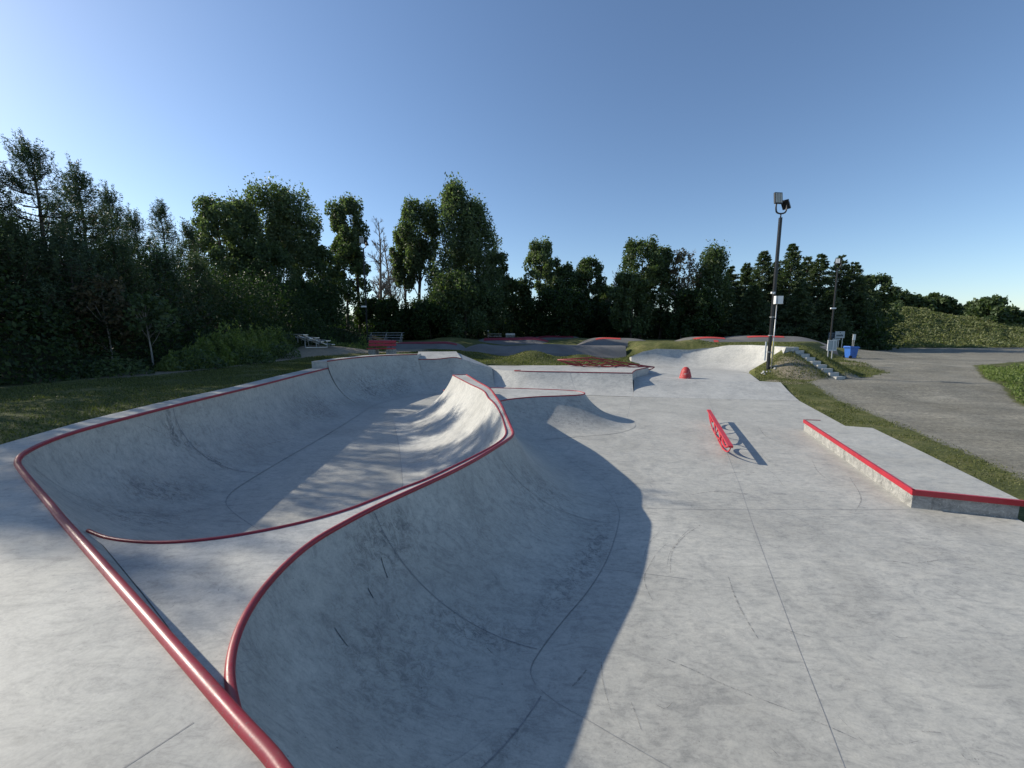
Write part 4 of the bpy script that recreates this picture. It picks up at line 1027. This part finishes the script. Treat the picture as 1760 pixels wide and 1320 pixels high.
def trunk_mesh(h, r, cents, rng, mat, parent, top=.92, nl=12, crook=.02):
    m = MB(); n = 9; pts = []
    for i in range(n + 1):
        t = i / n; pts.append(Vector((math.sin(t * 5 + r * 40) * h * crook * t, math.cos(t * 4 + r * 30) * h * crook * t, h * top * t)))
    m.tube(pts, r, 7, rr=[r * (1 - .9 * i / n) + .01 for i in range(n + 1)])
    idx = rng.permutation(len(cents))[:nl]
    for i in idx:
        c = Vector(cents[i]); t = max(.12, min(.85, c.z / h - .22)); f = t * n / top if False else t / top * n
        j = int(f); j = min(j, n - 1); p = pts[j].lerp(pts[j + 1], min(1, f - j))
        q_ = p.lerp(c, .55) + Vector((0, 0, -.05 * h * .3))
        m.tube([p, q_, c], r * .3, 5, rr=[r * .38 * (1 - t), r * .22 * (1 - t) + .006, .008])
    off = m.v
    me = MB(); me.v = [tuple(Vector(v) + parent.location) for v in m.v]; me.f = m.f
    return me.build('trunk', mat, parent, True)
def tree(name, u, vtop, hw, Y, kind, label, cat='tree', group=None, mat=None, n=4200, leaf=None, t0=None, tr=None, bark=None, seed=None, basez=None):
    global TI
    TI += 1
    x = PY(u, 560, Y)[0]; z0 = gz(x, Y) - .1 if basez is None else basez; zt = PY(u, vtop, Y)[2]; h = zt - z0; R = hw / F * Y * {'spruce': 1.75, 'poplar': 1.3, 'round': 1.22, 'slim': 1.25, 'open': 1.15}.get(kind, 1.)
    rng = np.random.default_rng(seed or 100 + TI)
    r = empty(name, (x, Y, z0), label, cat, group)
    leaf = leaf or max(.13, .0052 * Y)
    tr = tr or .016 * h
    if kind in ('poplar', 'round', 'open', 'shrub', 'slim'):
        t0 = {'poplar': .12, 'round': .12, 'open': .34, 'shrub': .0, 'slim': .5}[kind] if t0 is None else t0
        C, cents = crown_blob(h, R, t0, kind, n, leaf, rng)
        C = C[C[:, 2] > .15]
        V, Fc = leaves(C, leaf, .6, 0, rng)
        np_mesh('crown', V, Fc, mat or M_dec, r)
        trunk_mesh(h, tr, cents, rng, bark or M_bark, r, nl=16, crook=.02 if kind != 'shrub' else .04)
    elif kind == 'spruce':
        t0 = .04 if t0 is None else t0; pts = []; dirs = []; nlay = int(26 + h * 1.6); br = []
        for i in range(nlay):
            t = t0 + (1 - t0) * (i + rng.uniform(0, .6)) / nlay; nbz = rng.integers(7, 11)
            for k in range(nbz):
                a = rng.uniform(0, 2 * math.pi); L = R * (1 - (t - t0) / (1 - t0)) ** .8 * rng.uniform(.65, 1.2) + .12
                m = int(max(6, n / (nlay * nbz) * (L / R + .25) * 1.7)); s = rng.uniform(.1, 1, m) ** .8
                d = np.array([math.cos(a), math.sin(a), 0.]); zz = -.32 * L * s + .22 * L * s ** 3
                p = d * (L * s)[:, None] + np.array([0, 0, t * h]); p[:, 2] += zz
                sp_ = rng.normal(size=(m, 3)) * np.array([.16, .16, .07]) * L * (1.15 - s)[:, None]; p += sp_
                pts.append(p); dd = np.tile(d, (m, 1)) + rng.normal(size=(m, 3)) * .5; dd[:, 2] -= .25; dirs.append(dd / np.linalg.norm(dd, axis=1)[:, None])
        C = np.concatenate(pts); D = np.concatenate(dirs)
        V, Fc = needles(C, D, leaf * 1.7, leaf * .35, rng); np_mesh('crown', V, Fc, mat or M_spr, r)
        trunk_mesh(h, tr, [], rng, bark or M_bark, r, top=.99, nl=0, crook=.003)
    elif kind == 'pine':
        t0 = .05 if t0 is None else t0; pts = []; dirs = []; limbs = MB(); nlay = int(13 + h * 1.2)
        for i in range(nlay):
            t = t0 + (1 - t0) * (i + rng.uniform(0, .7)) / nlay; nbz = rng.integers(6, 10)
            for k in range(nbz):
                a = rng.uniform(0, 2 * math.pi); u_ = (t - t0) / (1 - t0)
                L = R * (1 - u_) ** .8 * rng.uniform(.5, 1.15) + .15
                d = np.array([math.cos(a), math.sin(a), 0.])
                base = np.array([0, 0, t * h]); m0 = int(3 + L * 5)
                limbs.tube([tuple(base + np.array([x, Y, z0])), tuple(base + d * L * .6 + np.array([x, Y, z0 + .08 * L])), tuple(base + d * L + np.array([x, Y, z0 + .38 * L]))], .02, 4, rr=[.012 + .012 * L, .012 + .006 * L, .006])
                for j in range(m0):
                    s = rng.uniform(.25, 1.0); c = base + d * L * s + np.array([0, 0, .08 * L * s + .3 * L * s ** 3]) + rng.normal(size=3) * .12 * L * (1.1 - s)
                    # an upturned shoot with needles all round
                    sh = rng.normal(size=3) * .28 + d * .4 + np.array([0, 0, 1.0]); sh /= np.linalg.norm(sh); Ls = rng.uniform(.3, .75) * (1.0 + .2 * (1 - u_)) * (leaf / .13) ** .3
                    mm = int(max(6, 1.7 * (1 - .6 * u_) * n / (nlay * nbz * m0)) + 0.5)
                    q_ = c + sh * (rng.uniform(0, Ls, mm))[:, None]
                    dd = rng.normal(size=(mm, 3)); dd -= sh * (dd @ sh)[:, None] * .9; dd += sh * .55; dd /= np.linalg.norm(dd, axis=1)[:, None]
                    pts.append(q_); dirs.append(dd)
        for q in range(int(26 + h * 5)):
            u_ = rng.uniform(.3, 1.0) ** .7; a = rng.uniform(0, 6.283); rad = R * (1 - u_) ** .8 * rng.uniform(.75, 1.15)
            c = np.array([rad * math.cos(a), rad * math.sin(a), h * (t0 + (1 - t0) * u_) + .3 * rad])
            if q < 7: c = np.array([rng.normal() * .1, rng.normal() * .1, h * rng.uniform(.9, .97)])
            Ls = rng.uniform(.55, 1.05) * (leaf / .13) ** .5; mm = 60; sh = np.array([.18 * math.cos(a), .18 * math.sin(a), 1.0]); sh /= np.linalg.norm(sh)
            q_ = c + sh * (rng.uniform(-.1, 1, mm) * Ls)[:, None]; dd = rng.normal(size=(mm, 3)); dd -= sh * (dd @ sh)[:, None]; dd += sh * .7; dd /= np.linalg.norm(dd, axis=1)[:, None]
            pts.append(q_); dirs.append(dd)
        for j in range(26):
            pts.append(np.array([[0, 0, h * (.97 + .03 * j / 26)]])); dd = rng.normal(size=3); dd[2] = abs(dd[2]) + .4; dirs.append((dd / np.linalg.norm(dd))[None])
        C = np.concatenate(pts); D = np.concatenate(dirs)
        V, Fc = needles(C, D, leaf * .8, leaf * .10, rng); np_mesh('crown', V, Fc, mat or M_pine, r)
        trunk_mesh(h, tr, [], rng, bark or M_bark, r, top=.99, nl=0, crook=.008)
        limbs.build('branches', bark or M_bark, r)
    elif kind == 'bare':
        m = MB()
        def grow(p, d, L, rad, dep):
            q_ = p + d * L; mid = p.lerp(q_, .5) + Vector(rng.normal(size=3)) * L * .04
            m.tube([p, mid, q_], rad, 5, cap=False, rr=[rad, rad * .8, rad * .62])
            if dep == 0: return
            for k in range(3 if dep > 1 else 4):
                nd = (d + Vector(rng.normal(size=3)) * .42 + Vector((0, 0, .22))).normalized(); f = rng.uniform(.45, 1)
                grow(p.lerp(q_, f), nd, L * rng.uniform(.5, .72), rad * .62, dep - 1)
        base = Vector((x, Y, z0)); d = Vector((rng.normal() * .04, 0, 1)).normalized(); nseg = 6; tr *= 1.3; p = base
        for i in range(nseg):
            q_ = p + (d + Vector(rng.normal(size=3)) * .05).normalized() * h / nseg * .93
            ra, rb2 = tr * (1 - i / nseg * .85), tr * (1 - (i + 1) / nseg * .85); m.tube([p, q_], ra, 6, cap=False, rr=[ra, rb2])
            if i >= 1:
                for k in range(8):
                    a = rng.uniform(0, 6.28); nd = Vector((math.cos(a) * .75, math.sin(a) * .75, .85)).normalized()
                    grow(p.lerp(q_, rng.uniform(0, 1)), nd, R * rng.uniform(.45, .85) * (1.15 - i / nseg), ra * .34, 3 if mat is None else 2)
            p = q_
        m.build('trunk', bark or M_deadwood, r, True)
        if mat is not None:
            C, cents = crown_blob(h, R, .25, 'open', n, leaf, rng); V, Fc = leaves(C, leaf * .75, .6, 0, rng); np_mesh('crown', V, Fc, mat, r)
    return r
TI = 0
GL = 'conifers of the left woods'; GB = 'broadleaf trees behind the park'; GS = 'spruces behind the light pole'; GH = 'shrubs along the hilltop'
# left woods, front edge
T = tree
T('pine_tree', 95, 262, 95, 17.5, 'pine', 'tallest spiky pine near the left edge of the view', group=GL, n=26000, leaf=.13)
T('pine_tree', 12, 290, 90, 17, 'pine', 'pine cut by the left picture edge, left of the tallest pine', group=GL, n=22000, leaf=.13)
T('pine_tree', 165, 305, 75, 19.5, 'pine', 'second tall pine, just right of the tallest pine', group=GL, n=22000, leaf=.14)
T('pine_tree', 212, 345, 60, 22, 'pine', 'third pine from the left, on the falling skyline', group=GL, n=15000, leaf=.15)
T('pine_tree', 250, 378, 45, 25, 'pine', 'small topped pine between the third pine and the pointed pine', group=GL, n=11000, leaf=.16)
T('pine_tree', 297, 362, 42, 29, 'pine', 'pointed pine standing clear above its neighbours in the left woods', group=GL, n=11000, leaf=.17)
T('pine_tree', 338, 398, 36, 31, 'pine', 'lower pine right of the pointed pine', group=GL, n=8000, leaf=.18)
for i, (u, v, hw, Y, lb) in enumerate(((40, 400, 100, 15.5, 'bushy dark pine low at the left edge under the tall pines'), (135, 420, 80, 16.5, 'dark pine in front of the tallest pine, its branches down to the path'),
        (215, 430, 70, 18.5, 'low pine above the pale crooked birch stem'), (290, 450, 60, 21.5, 'low dark pine in front of the pointed pine'), (345, 455, 50, 25, 'low pine behind the weedy bank'))):
    T('pine_tree', u, v, hw, Y, 'pine', lb, group=GL, n=13000, leaf=.15, mat=M_pine if i % 2 else M_spr)
T('birch_tree', 255, 510, 36, 17.0, 'open', 'small crooked birch with pale stem at the foot of the left pines', n=1500, mat=M_dec, bark=M_birch, t0=.5, tr=.03, leaf=.08)
T('birch_tree', 185, 480, 40, 16.6, 'round', 'thin birch with dull leaves left of the crooked birch', n=2600, mat=M_brown, bark=M_birch, tr=.026, leaf=.08)
# off to the left: trees whose shade dapples the decks
for (X_, Y_, h_, R_, n_, lb) in ((-20.6, 14.9, 9.6, 2.4, 16000, 'pine just outside the left picture edge shading the bowl'), (-19.4, 12.6, 8.6, 2.1, 11000, 'second pine outside the left picture edge, shading the middle of the bowl'),
        (-20.0, 10.6, 8.6, 2.2, 9000, 'third pine outside the left picture edge, shading the near end of the bowl'),
        (-21.0, 7.7, 9.4, 1.8, 6000, 'short sparse pine outside the picture beside the near deck'),
        (-22.5, 9.2, 11.6, 2.2, 7500, 'sparse pine outside the picture whose shade dapples the near deck'), (-26.0, 11.2, 13.0, 2.8, 9000, 'thin tall pine outside the picture dappling the triangular pad')):
    v_ = 568 - (h_ + gz(X_, Y_) - H) / Y_ * F
    T('pine_tree', 880 + X_ / Y_ * F, v_, R_ / Y_ * F, Y_, 'pine', lb, group=GL, n=n_, leaf=.17)
# broadleaf belt
DT = [('poplar_tree', 395, 343, 40, 37, 'round', 'leafy tree at the left end of the broadleaf group, highest beside the flare streak', M_pop),
 ('poplar_tree', 438, 348, 40, 40, 'poplar', 'broad tree between the leftmost leafy tree and the spreading poplar', M_pop),
 ('poplar_tree', 512, 330, 52, 43, 'slim', 'spreading poplar with an open leaning top left of the gap', M_pop),
 ('maple_tree', 470, 420, 50, 39, 'round', 'dark round tree under the spreading poplar', M_dec),
 ('maple_tree', 560, 425, 38, 45, 'round', 'medium leafy tree left of the half bare poplar', M_dec),
 ('maple_tree', 598, 410, 36, 48, 'open', 'open crowned tree with sky showing through, beside the light pole in the woods', M_dec),
 ('poplar_tree', 620, 345, 28, 50, 'slim', 'slim poplar with leaves only near its top', M_pop),
 ('poplar_tree', 722, 352, 34, 56, 'slim', 'slender poplar on the left of the tallest poplar', M_pop),
 ('poplar_tree', 700, 400, 26, 57, 'slim', 'small leaning poplar between the bare tree and the slender poplar', M_pop),
 ('poplar_tree', 783, 316, 42, 55, 'poplar', 'tallest dense poplar towering over the middle of the woods', M_pop),
 ('poplar_tree', 820, 345, 42, 56, 'poplar', 'dense poplar joined to the right side of the tallest one', M_pop),
 ('maple_tree', 850, 435, 30, 58, 'round', 'rounded tree on the right skirt of the tall poplars', M_dec),
 ('maple_tree', 800, 470, 60, 52, 'round', 'wide dark tree filling the base of the tallest poplars', M_dec),
 ('maple_tree', 882, 482, 30, 60, 'round', 'low dark tree left of the open crowned aspen', M_dec),
 ('aspen_tree', 928, 416, 36, 60, 'open', 'open crowned aspen with a visible stem, left of centre gap', M_pop),
 ('aspen_tree', 975, 458, 26, 62, 'round', 'smaller round tree right of the open crowned aspen', M_dec),
 ('aspen_tree', 1012, 446, 27, 63, 'round', 'round headed tree at the left of the low gap in the skyline', M_dec),
 ('willow_tree', 1052, 495, 28, 66, 'open', 'low thin tree in the skyline gap', M_dec),
 ('maple_tree', 1100, 414, 38, 53, 'round', 'dense dark tree with the highest top right of the gap', M_dec),
 ('maple_tree', 1135, 425, 34, 53, 'round', 'dense dark tree behind the highest one right of the gap', M_dec),
 ('maple_tree', 1085, 470, 30, 50, 'round', 'leafy tree reaching the ground left of the dense dark pair', M_dec),
 ('maple_tree', 1215, 430, 36, 53, 'poplar', 'upright dark leafy tree between the brown birch and the spruces', M_dec),
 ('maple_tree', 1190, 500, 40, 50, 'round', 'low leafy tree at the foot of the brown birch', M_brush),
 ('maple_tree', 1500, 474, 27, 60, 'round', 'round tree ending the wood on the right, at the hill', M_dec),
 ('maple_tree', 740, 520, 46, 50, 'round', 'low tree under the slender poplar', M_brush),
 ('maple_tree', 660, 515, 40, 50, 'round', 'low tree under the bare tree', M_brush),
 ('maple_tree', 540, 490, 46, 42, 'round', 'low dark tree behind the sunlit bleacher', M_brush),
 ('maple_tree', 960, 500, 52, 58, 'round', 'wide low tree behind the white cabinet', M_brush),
 ('maple_tree', 1040, 525, 40, 60, 'round', 'bushy low tree behind the small lamp post', M_brush)]
for nm, u, v, hw, Y, kd, lb, mt in DT:
    big = hw * Y
    T(nm, u, v, hw, Y, kd, lb, group=GB, n=int(26000 if hw > 38 else 16000), mat=mt, leaf=.0026 * Y, bark=M_bark if mt is not M_pop else M_bark)
T('dead_tree', 657, 366, 40, 52, 'bare', 'tall bare dead tree with fine branches against the sky', tr=.22, group='bare trees')
T('dead_tree', 684, 392, 32, 54, 'bare', 'smaller bare dead tree right of the tall dead one', tr=.18, group='bare trees')
T('dead_tree', 1060, 458, 22, 60, 'bare', 'pale bare tree behind the left side of the dense dark pair', tr=.16, group='bare trees')
T('birch_tree', 1172, 430, 34, 51, 'bare', 'brownish half bare birch with a white stem', mat=M_brown, n=1800, bark=M_birch, tr=.17, leaf=.2)
for u, v, hw, Y, lb in ((1250, 458, 22, 56, 'leftmost narrow spruce, partly behind the upright leafy tree'), (1276, 452, 22, 57, 'second spruce from the left, small pointed top'), (1303, 430, 26, 54, 'spruce with a high pointed top left of the nearest light pole'),
        (1327, 448, 22, 56, 'spruce directly behind the upper part of the nearest light pole'), (1351, 418, 28, 52, 'tallest spruce, just right of the nearest light pole'), (1378, 440, 24, 55, 'spruce right of the tallest spruce'),
        (1400, 436, 27, 53, 'broad spruce midway between the two right light poles'), (1434, 438, 30, 54, 'wide spruce behind the slim far light pole'), (1458, 450, 27, 53, 'spruce right of the slim far light pole'), (1480, 472, 24, 56, 'last short spruce before the round tree at the hill'),
        (1290, 490, 26, 50, 'short spruce in the front row left of the nearest light pole'), (1420, 500, 26, 49, 'short spruce in the front row above the sign boards'), (1368, 495, 26, 49, 'short spruce in the front row right of the nearest light pole'), (1470, 505, 24, 52, 'short spruce at the shaded foot of the hill')):
    T('spruce_tree', u, v, hw, Y, 'spruce', lb, group=GS, n=16000, leaf=.18)
# hilltop shrubs
for u, v, hw, Y, lb in ((1540, 503, 16, 76, 'leftmost hilltop shrub next to the wood'), (1560, 508, 16, 76, 'second hilltop shrub from the wood'), (1580, 512, 15, 75, 'third hilltop shrub, slightly spiky'), (1596, 506, 12, 76, 'narrow upright hilltop shrub'), (1618, 512, 17, 75, 'feathery hilltop shrub left of the dip'),
        (1642, 528, 18, 74, 'low dark shrub in the hilltop dip'), (1668, 527, 16, 74, 'low shrub just left of the big willow bush'), (1695, 512, 26, 70, 'big round willow bush on the hill'), (1722, 530, 20, 72, 'bush right of the big willow bush'), (1750, 538, 20, 72, 'bush at the right picture edge')):
    T('hill_shrub', u, v, hw * 1.15, Y, 'shrub', lb, cat='shrub', group=GH, n=2600, leaf=.28, mat=M_dec, tr=.06)

def scatter_stuff(name, label, cat, regions, mat, n, leaf, hfun, up=.6):
    """ground cover: leaf clumps over an area, hfun gives local height"""
    pts = []
    for _ in range(1): pass
    xs, ys, dens = regions
    P0 = np.stack([nr.uniform(*xs, n), nr.uniform(*ys, n)], -1)
    hh = hfun(P0[:, 0], P0[:, 1]); k = hh > .05; P0 = P0[k]; hh = hh[k]
    z = ground(P0[:, 0], P0[:, 1]) + hh * nr.uniform(0.02, 1, len(hh)) ** .8
    C = np.stack([P0[:, 0], P0[:, 1], z], -1)
    V, Fc = leaves(C, leaf, .5, up); o = np_mesh(name, V, Fc, mat); tag(o, label, cat, kind='stuff'); return o
def lump(x, y, s=1.): return .5 + .5 * np.sin(x * .9 * s + 2 * np.sin(y * .5 * s)) * np.cos(y * .8 * s + 1.5 * np.sin(x * .6 * s))
# undergrowth belts
def h_left(x, y):
    e = -14.6 - .5 * np.sin(y * .9) - np.clip(13.5 - y, 0, 9) * .5
    return np.where((x < e), np.clip((e - x) * 1.5, 0, 4.2) * (.55 + .6 * lump(x, y, 2)), 0) * (y > 10)
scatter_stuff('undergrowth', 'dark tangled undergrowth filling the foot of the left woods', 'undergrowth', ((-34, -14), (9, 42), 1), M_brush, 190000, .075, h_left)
def h_back(x, y):
    fr = 56 + 5 * np.sin(x * .11) - np.clip(x - 8, 0, 12) * .55
    return np.where(y > fr, np.clip((y - fr) * 1.3, 0, 4.2) * (.45 + .7 * lump(x, y, .9)), 0) * (x < 47) * (1 - .6 * np.exp(-((x - 14.5) / 4) ** 2))
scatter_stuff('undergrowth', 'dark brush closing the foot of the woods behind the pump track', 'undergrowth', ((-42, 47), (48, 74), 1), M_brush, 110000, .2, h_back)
def h_mid(x, y):
    return np.where((x < -16.5 - (y-28)*.25) & (y > 28), np.clip((-16.5 - (y-28)*.25 - x), 0, 2.5) * (.5 + .6 * lump(x, y, 1.4)), 0)
scatter_stuff('undergrowth', 'shaded brush between the left woods and the middle woods', 'undergrowth', ((-45, -16), (28, 58), 1), M_brush, 60000, .13, h_mid)
# weedy bank by the path
def h_weed(x, y):
    d = np.hypot((x + 14.9 + .16 * (y - 22)) / 1.5, (y - 22.8) / 6.2); return np.sqrt(np.clip(1.12 - d, 0, 1)) * 2.5 * (.25 + .85 * lump(x, y, 4.5) * (.5 + .5 * lump(x + 3, y, 9)))
o = scatter_stuff('weedy_bank', 'tall sunlit weeds heaped on the bank left of the path', 'weeds', ((-17.8, -12.2), (16, 29.5), 1), M_weed, 52000, .08, h_weed, 1.6)
def h_shr(x, y):
    v = np.zeros_like(x)
    for cx, cy, r_, h_ in ((-13.2, 23.0, 1.0, .9), (-13.2, 20.2, 1.1, .9), (-13.6, 17.2, 1.1, .9), (-14.6, 14.8, 1.0, .7), (-15.0, 26.0, 1.1, 1.1)): v = np.maximum(v, h_ * np.sqrt(np.clip(1 - ((x - cx) ** 2 + (y - cy) ** 2) / r_ ** 2, 0, 1)))
    return v
scatter_stuff('leafy_weeds', 'low broad leaved plants along the shaded edge of the path', 'weeds', ((-16.5, -10), (13, 28), 1), M_dec, 26000, .07, h_shr, .2)
def weed_clump(u, v, Y, h_, w_, label):
    x = PY(u, v, Y)[0]; z0 = gz(x, Y); r = empty('weed_clump', (x, Y, z0), label, 'weeds', 'weed clumps by the light pole')
    C = nr.normal(size=(420, 3)) * np.array([w_, w_, 0]); C[:, 2] = nr.uniform(0, 1, 420) ** 1.3 * h_ * np.exp(-(np.hypot(C[:, 0], C[:, 1]) / (w_ * 1.6)) ** 2); V, Fc = leaves(C, .09, .3, 1.8); np_mesh('stems', V, Fc, M_weed, r)
weed_clump(566, 588, 31, 1.0, .5, 'leafy weed clump right of the sunlit bleacher'); weed_clump(590, 590, 31.5, .6, .5, 'low weed clump midway between bleacher and light pole'); weed_clump(628, 590, 31, 1.3, .45, 'tall weed clump at the foot of the left light pole')
weed_clump(650, 590, 30.5, .9, .4, 'weed clump just above the red bench back'); weed_clump(610, 592, 30.5, .5, .4, 'small weed clump left of the tall one')
# hill cover
def h_hill(x, y): return (x > 49 + (74 - y) * .2) * (y > 57.2) * (.05 + .75 * np.clip(lump(x, y, .5) * lump(x + 9, y, 1.3) * 1.5 - .35, 0, 1) + .3 * lump(x, y, 2.6)) * (y < 82)
scatter_stuff('hill_weeds', 'rough green weeds covering the hill on the right', 'weeds', ((46, 110), (56, 82), 1), M_hill, 90000, .15, h_hill, .8)
def h_isle(x, y): return np.where(pdist(x, y, ISLE) < -.1, .12 + .45 * lump(x, y, 2) ** 2, 0)
scatter_stuff('tall_grass', 'tall pale grass island in the gravel at the right edge', 'grass', ((20, 45), (14, 28), 1), M_weed, 60000, .055, h_isle, 2.)
# far rise beyond the hill
x0 = 300
m = MB(); pts = []
for i in range(31):
    a = i / 30; X_ = 180 + a * 420; pts.append((X_, 330, 4 + 17 * math.sin(math.pi * min(1, a * 1.2)) ** .7 if a < .83 else 4))
far = MB(); far.add([(x, 300, -2) for x, y, z in pts] + [(x, y, z) for x, y, z in pts] + [(x, 500, -2) for x, y, z in pts], [(i, i + 1, 32 + i, 31 + i) for i in range(30)] + [(31 + i, 32 + i, 63 + i, 62 + i) for i in range(30)])
tag(far.build('far_hill', plain('far_field', (.16, .13, .07), .95, 0, .3, .02), None, True), kind='structure')

# grass blades near the concrete
def blades():
    P0 = []
    for (x0, x1, y0, y1, n) in ((-14.5, -7.2, 5.5, 24, 62000), (9.5, 22, 6, 26, 60000), (-9, 10, 23, 34, 42000), (15, 32, 22, 36, 22000), (-24,-7,11,30,12000)):
        p = np.stack([nr.uniform(x0, x1, n), nr.uniform(y0, y1, n)], -1); P0.append(p)
    p = np.concatenate(P0); x, y = p[:, 0], p[:, 1]
    ok = (pdist(x, y, FOOT) > .04) & (pdist(x, y, GRAVEL) > -.15 * nr.uniform(0, 2, len(x))) & (pdist(x, y, PATH) > 0)
    p = p[ok]; x, y = p[:, 0], p[:, 1]; z = ground(x, y); n = len(x); h_ = nr.uniform(.02, .065, n) * (1 + .7 * (y > 23)); a = nr.uniform(0, math.pi, n); wd = .006 + .0006 * y
    dx, dy = np.cos(a) * wd, np.sin(a) * wd; l = nr.normal(size=(n, 2)) * .025
    V = np.stack([np.stack([x - dx, y - dy, z], -1), np.stack([x + dx, y + dy, z], -1), np.stack([x + l[:, 0], y + l[:, 1], z + h_], -1)], 1).reshape(-1, 3)
    o = np_mesh('grass', V, np.arange(3 * n).reshape(-1, 3), M_blade); tag(o, 'short mown grass around the concrete and on the mounds', 'grass', kind='stuff')
blades()
